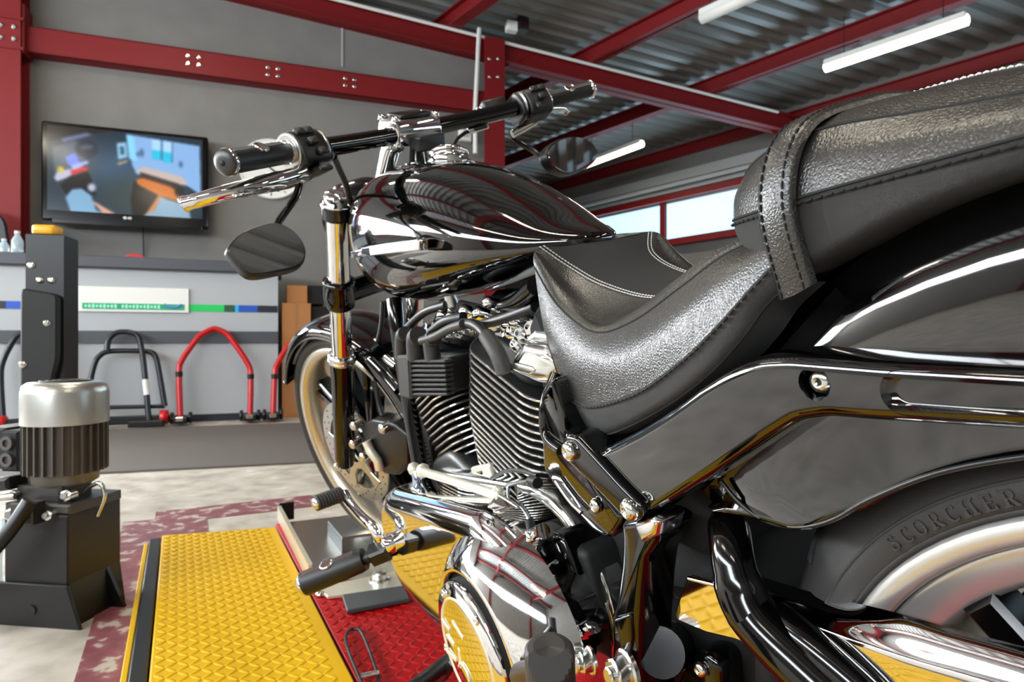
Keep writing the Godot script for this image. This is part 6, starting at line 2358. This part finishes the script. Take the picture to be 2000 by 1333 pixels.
	patch(st, [Array(up_e), bend(Array(up_e), Array(mid_e), 0.002, V(0, 1, -0.4)), Array(mid_e), Array(low_e), bot_e], 40, 8)
	obj("lower_guard", st, M.chrome, g)
	# toothed belt
	st = mb()
	var be := Bs([[1165, 1125, -0.1], [1250, 1140, -0.1], [1345, 1160, -0.1], [1460, 1180, -0.1]])
	for k in be.size() - 1: quad(st, be[k], be[k + 1], be[k + 1] + V(0, 0, 0.05), be[k] + V(0, 0, 0.05))
	for k in be.size() - 1: quad(st, be[k] - V(0, 0.006, 0), be[k + 1] - V(0, 0.006, 0), be[k + 1] + V(0, -0.006, 0.05), be[k] + V(0, -0.006, 0.05))
	for k in be.size() - 1: quad(st, be[k], be[k + 1], be[k + 1] - V(0, 0.006, 0), be[k] - V(0, 0.006, 0))
	var belt := obj("drive_belt", st, M.rubber, bike)
	var bl := be[0].distance_to(be[3])
	for k in 26:
		st = mb()
		var p := be[0].lerp(be[3], (k + 0.5) / 26.0)
		var dd := (be[3] - be[0]).normalized()
		box(st, Transform3D(Basis(dd, V(0, 0, 1).cross(dd), V(0, 0, 1)), p + V(0, -0.008, 0.025)), V(0.007, 0.005, 0.05), 0.001)
		obj("tooth", st, M.rubber, belt)
	# pivot hardware
	hexnut(sub("pivot_nut", bike), B(1222, 1312, -0.178), V(0.15, 0.1, -1), 0.017)
	hexnut(sub("mount_nut", bike), B(1152, 1292, -0.19), V(0.25, 0.1, -1), 0.012)
	st = mb()
	tube(st, Bs([[1290, 1275, -0.15], [1335, 1252, -0.06], [1380, 1230, 0.02]]), 0.024, 24)
	obj("shock_body", st, mat(Color(0.03, 0.035, 0.045), 0.25), bike)
	st = mb()
	var sc := B(1318, 1262, -0.1)
	lathe(st, aim(sc, (B(1335, 1252, -0.06) - B(1290, 1275, -0.15)).normalized()), [[0.0243, -0.001], [0.0255, 0.0], [0.0243, 0.001]], 28)
	obj("shock_ring", st, M.steel, bike)
	st = mb()
	slab(st, soften(outline([[1300, 1400], [1345, 1290], [1365, 1270], [1390, 1275], [1410, 1300], [1420, 1400]], -0.12), 0.008), -0.125, -0.09, 0.006, Transform3D(), 2)
	var lk := obj("linkage_plate", st, M.gloss, bike)
	bolt_head(lk, B(1368, 1308, -0.128), V(0, 0, -1), 0.0075, M.bolt)
	st = mb()
	slab(st, outline([[1418, 1245], [1478, 1260], [1480, 1400], [1416, 1400]], -0.09), -0.09, -0.06, 0.002)
	obj("mud_flap", st, M.mud, bike)
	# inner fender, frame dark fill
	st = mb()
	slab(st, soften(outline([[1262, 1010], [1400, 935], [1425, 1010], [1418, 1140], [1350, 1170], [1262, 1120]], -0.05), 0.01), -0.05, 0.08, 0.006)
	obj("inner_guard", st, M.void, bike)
	st = mb()
	slab(st, soften(outline([[1296, 1090], [1330, 1070], [1352, 1090], [1352, 1140], [1310, 1140]], -0.07), 0.006), -0.075, -0.04, 0.004)
	obj("electric_connector", st, M.satin, bike)
	st = mb()
	tube(st, cr(Bs([[1376, 960, -0.1], [1382, 1010, -0.1], [1396, 1050, -0.105], [1412, 1085, -0.11]]), 6), 0.0025, 8)
	obj("brake_line", st, M.grey_rubber, bike)
	var ks := sub("side_stand", bike)
	st = mb()
	tube(st, Bs([[905, 1270, -0.17], [860, 1305, -0.21], [800, 1350, -0.27]]), [0.012, 0.013, 0.012], 12)
	obj("leg", st, M.satin, ks)
	st = mb()
	slab(st, soften(outline([[846, 1312], [882, 1288], [890, 1300], [872, 1330], [850, 1334]], -0.2), 0.004), -0.206, -0.196, 0.002)
	obj("spring_plate", st, M.satin, ks)
	# rear footpeg rubber seen from above
	var pk := sub("passenger_footpeg", bike)
	st = mb()
	var q0 := B(1072, 1262, -0.31)
	var q1 := B(1085, 1500, -0.31)
	var pd := (q1 - q0).normalized()
	var fr := aim(q0, pd, V(-1, 0, 0))
	var rows := []
	var len := q0.distance_to(q1)
	var look := fr.basis.inverse() * (V(-0.25, 0.73, -0.6) - q0)
	look.y = 0
	var nf := (look.normalized() * 0.78 + V(0, -0.62, 0)).normalized()
	for h in [[0.012, 0.0], [0.0165, 0.0015], [0.0188, 0.004], [0.0192, 0.007], [0.0192, 0.01], [0.0192, 0.013], [0.0192, 0.016], [0.0192, 0.02], [0.0192, 0.024], [0.0192, 0.03], [0.0192, len]]:
		var ring := PackedVector3Array()
		for k in 32:
			var v := V(cos(TAU * k / 32) * h[0], h[1], sin(TAU * k / 32) * h[0])
			var ex := (v - V(0, 0.004, 0)).dot(nf) - 0.0055
			if ex > 0: v -= nf * ex
			ring.append(fr * v)
		rows.append(ring)
	st.set_smooth_group(-1)
	grid(st, rows, true)
	fan(st, rows[0])
	obj("rubber_sleeve", st, M.grey_rubber, pk)
	st = mb()
	tube(st, Bs([[1020, 1320, -0.25], [1060, 1316, -0.28]]), 0.014, 14)
	obj("hinge", st, M.satin, pk)
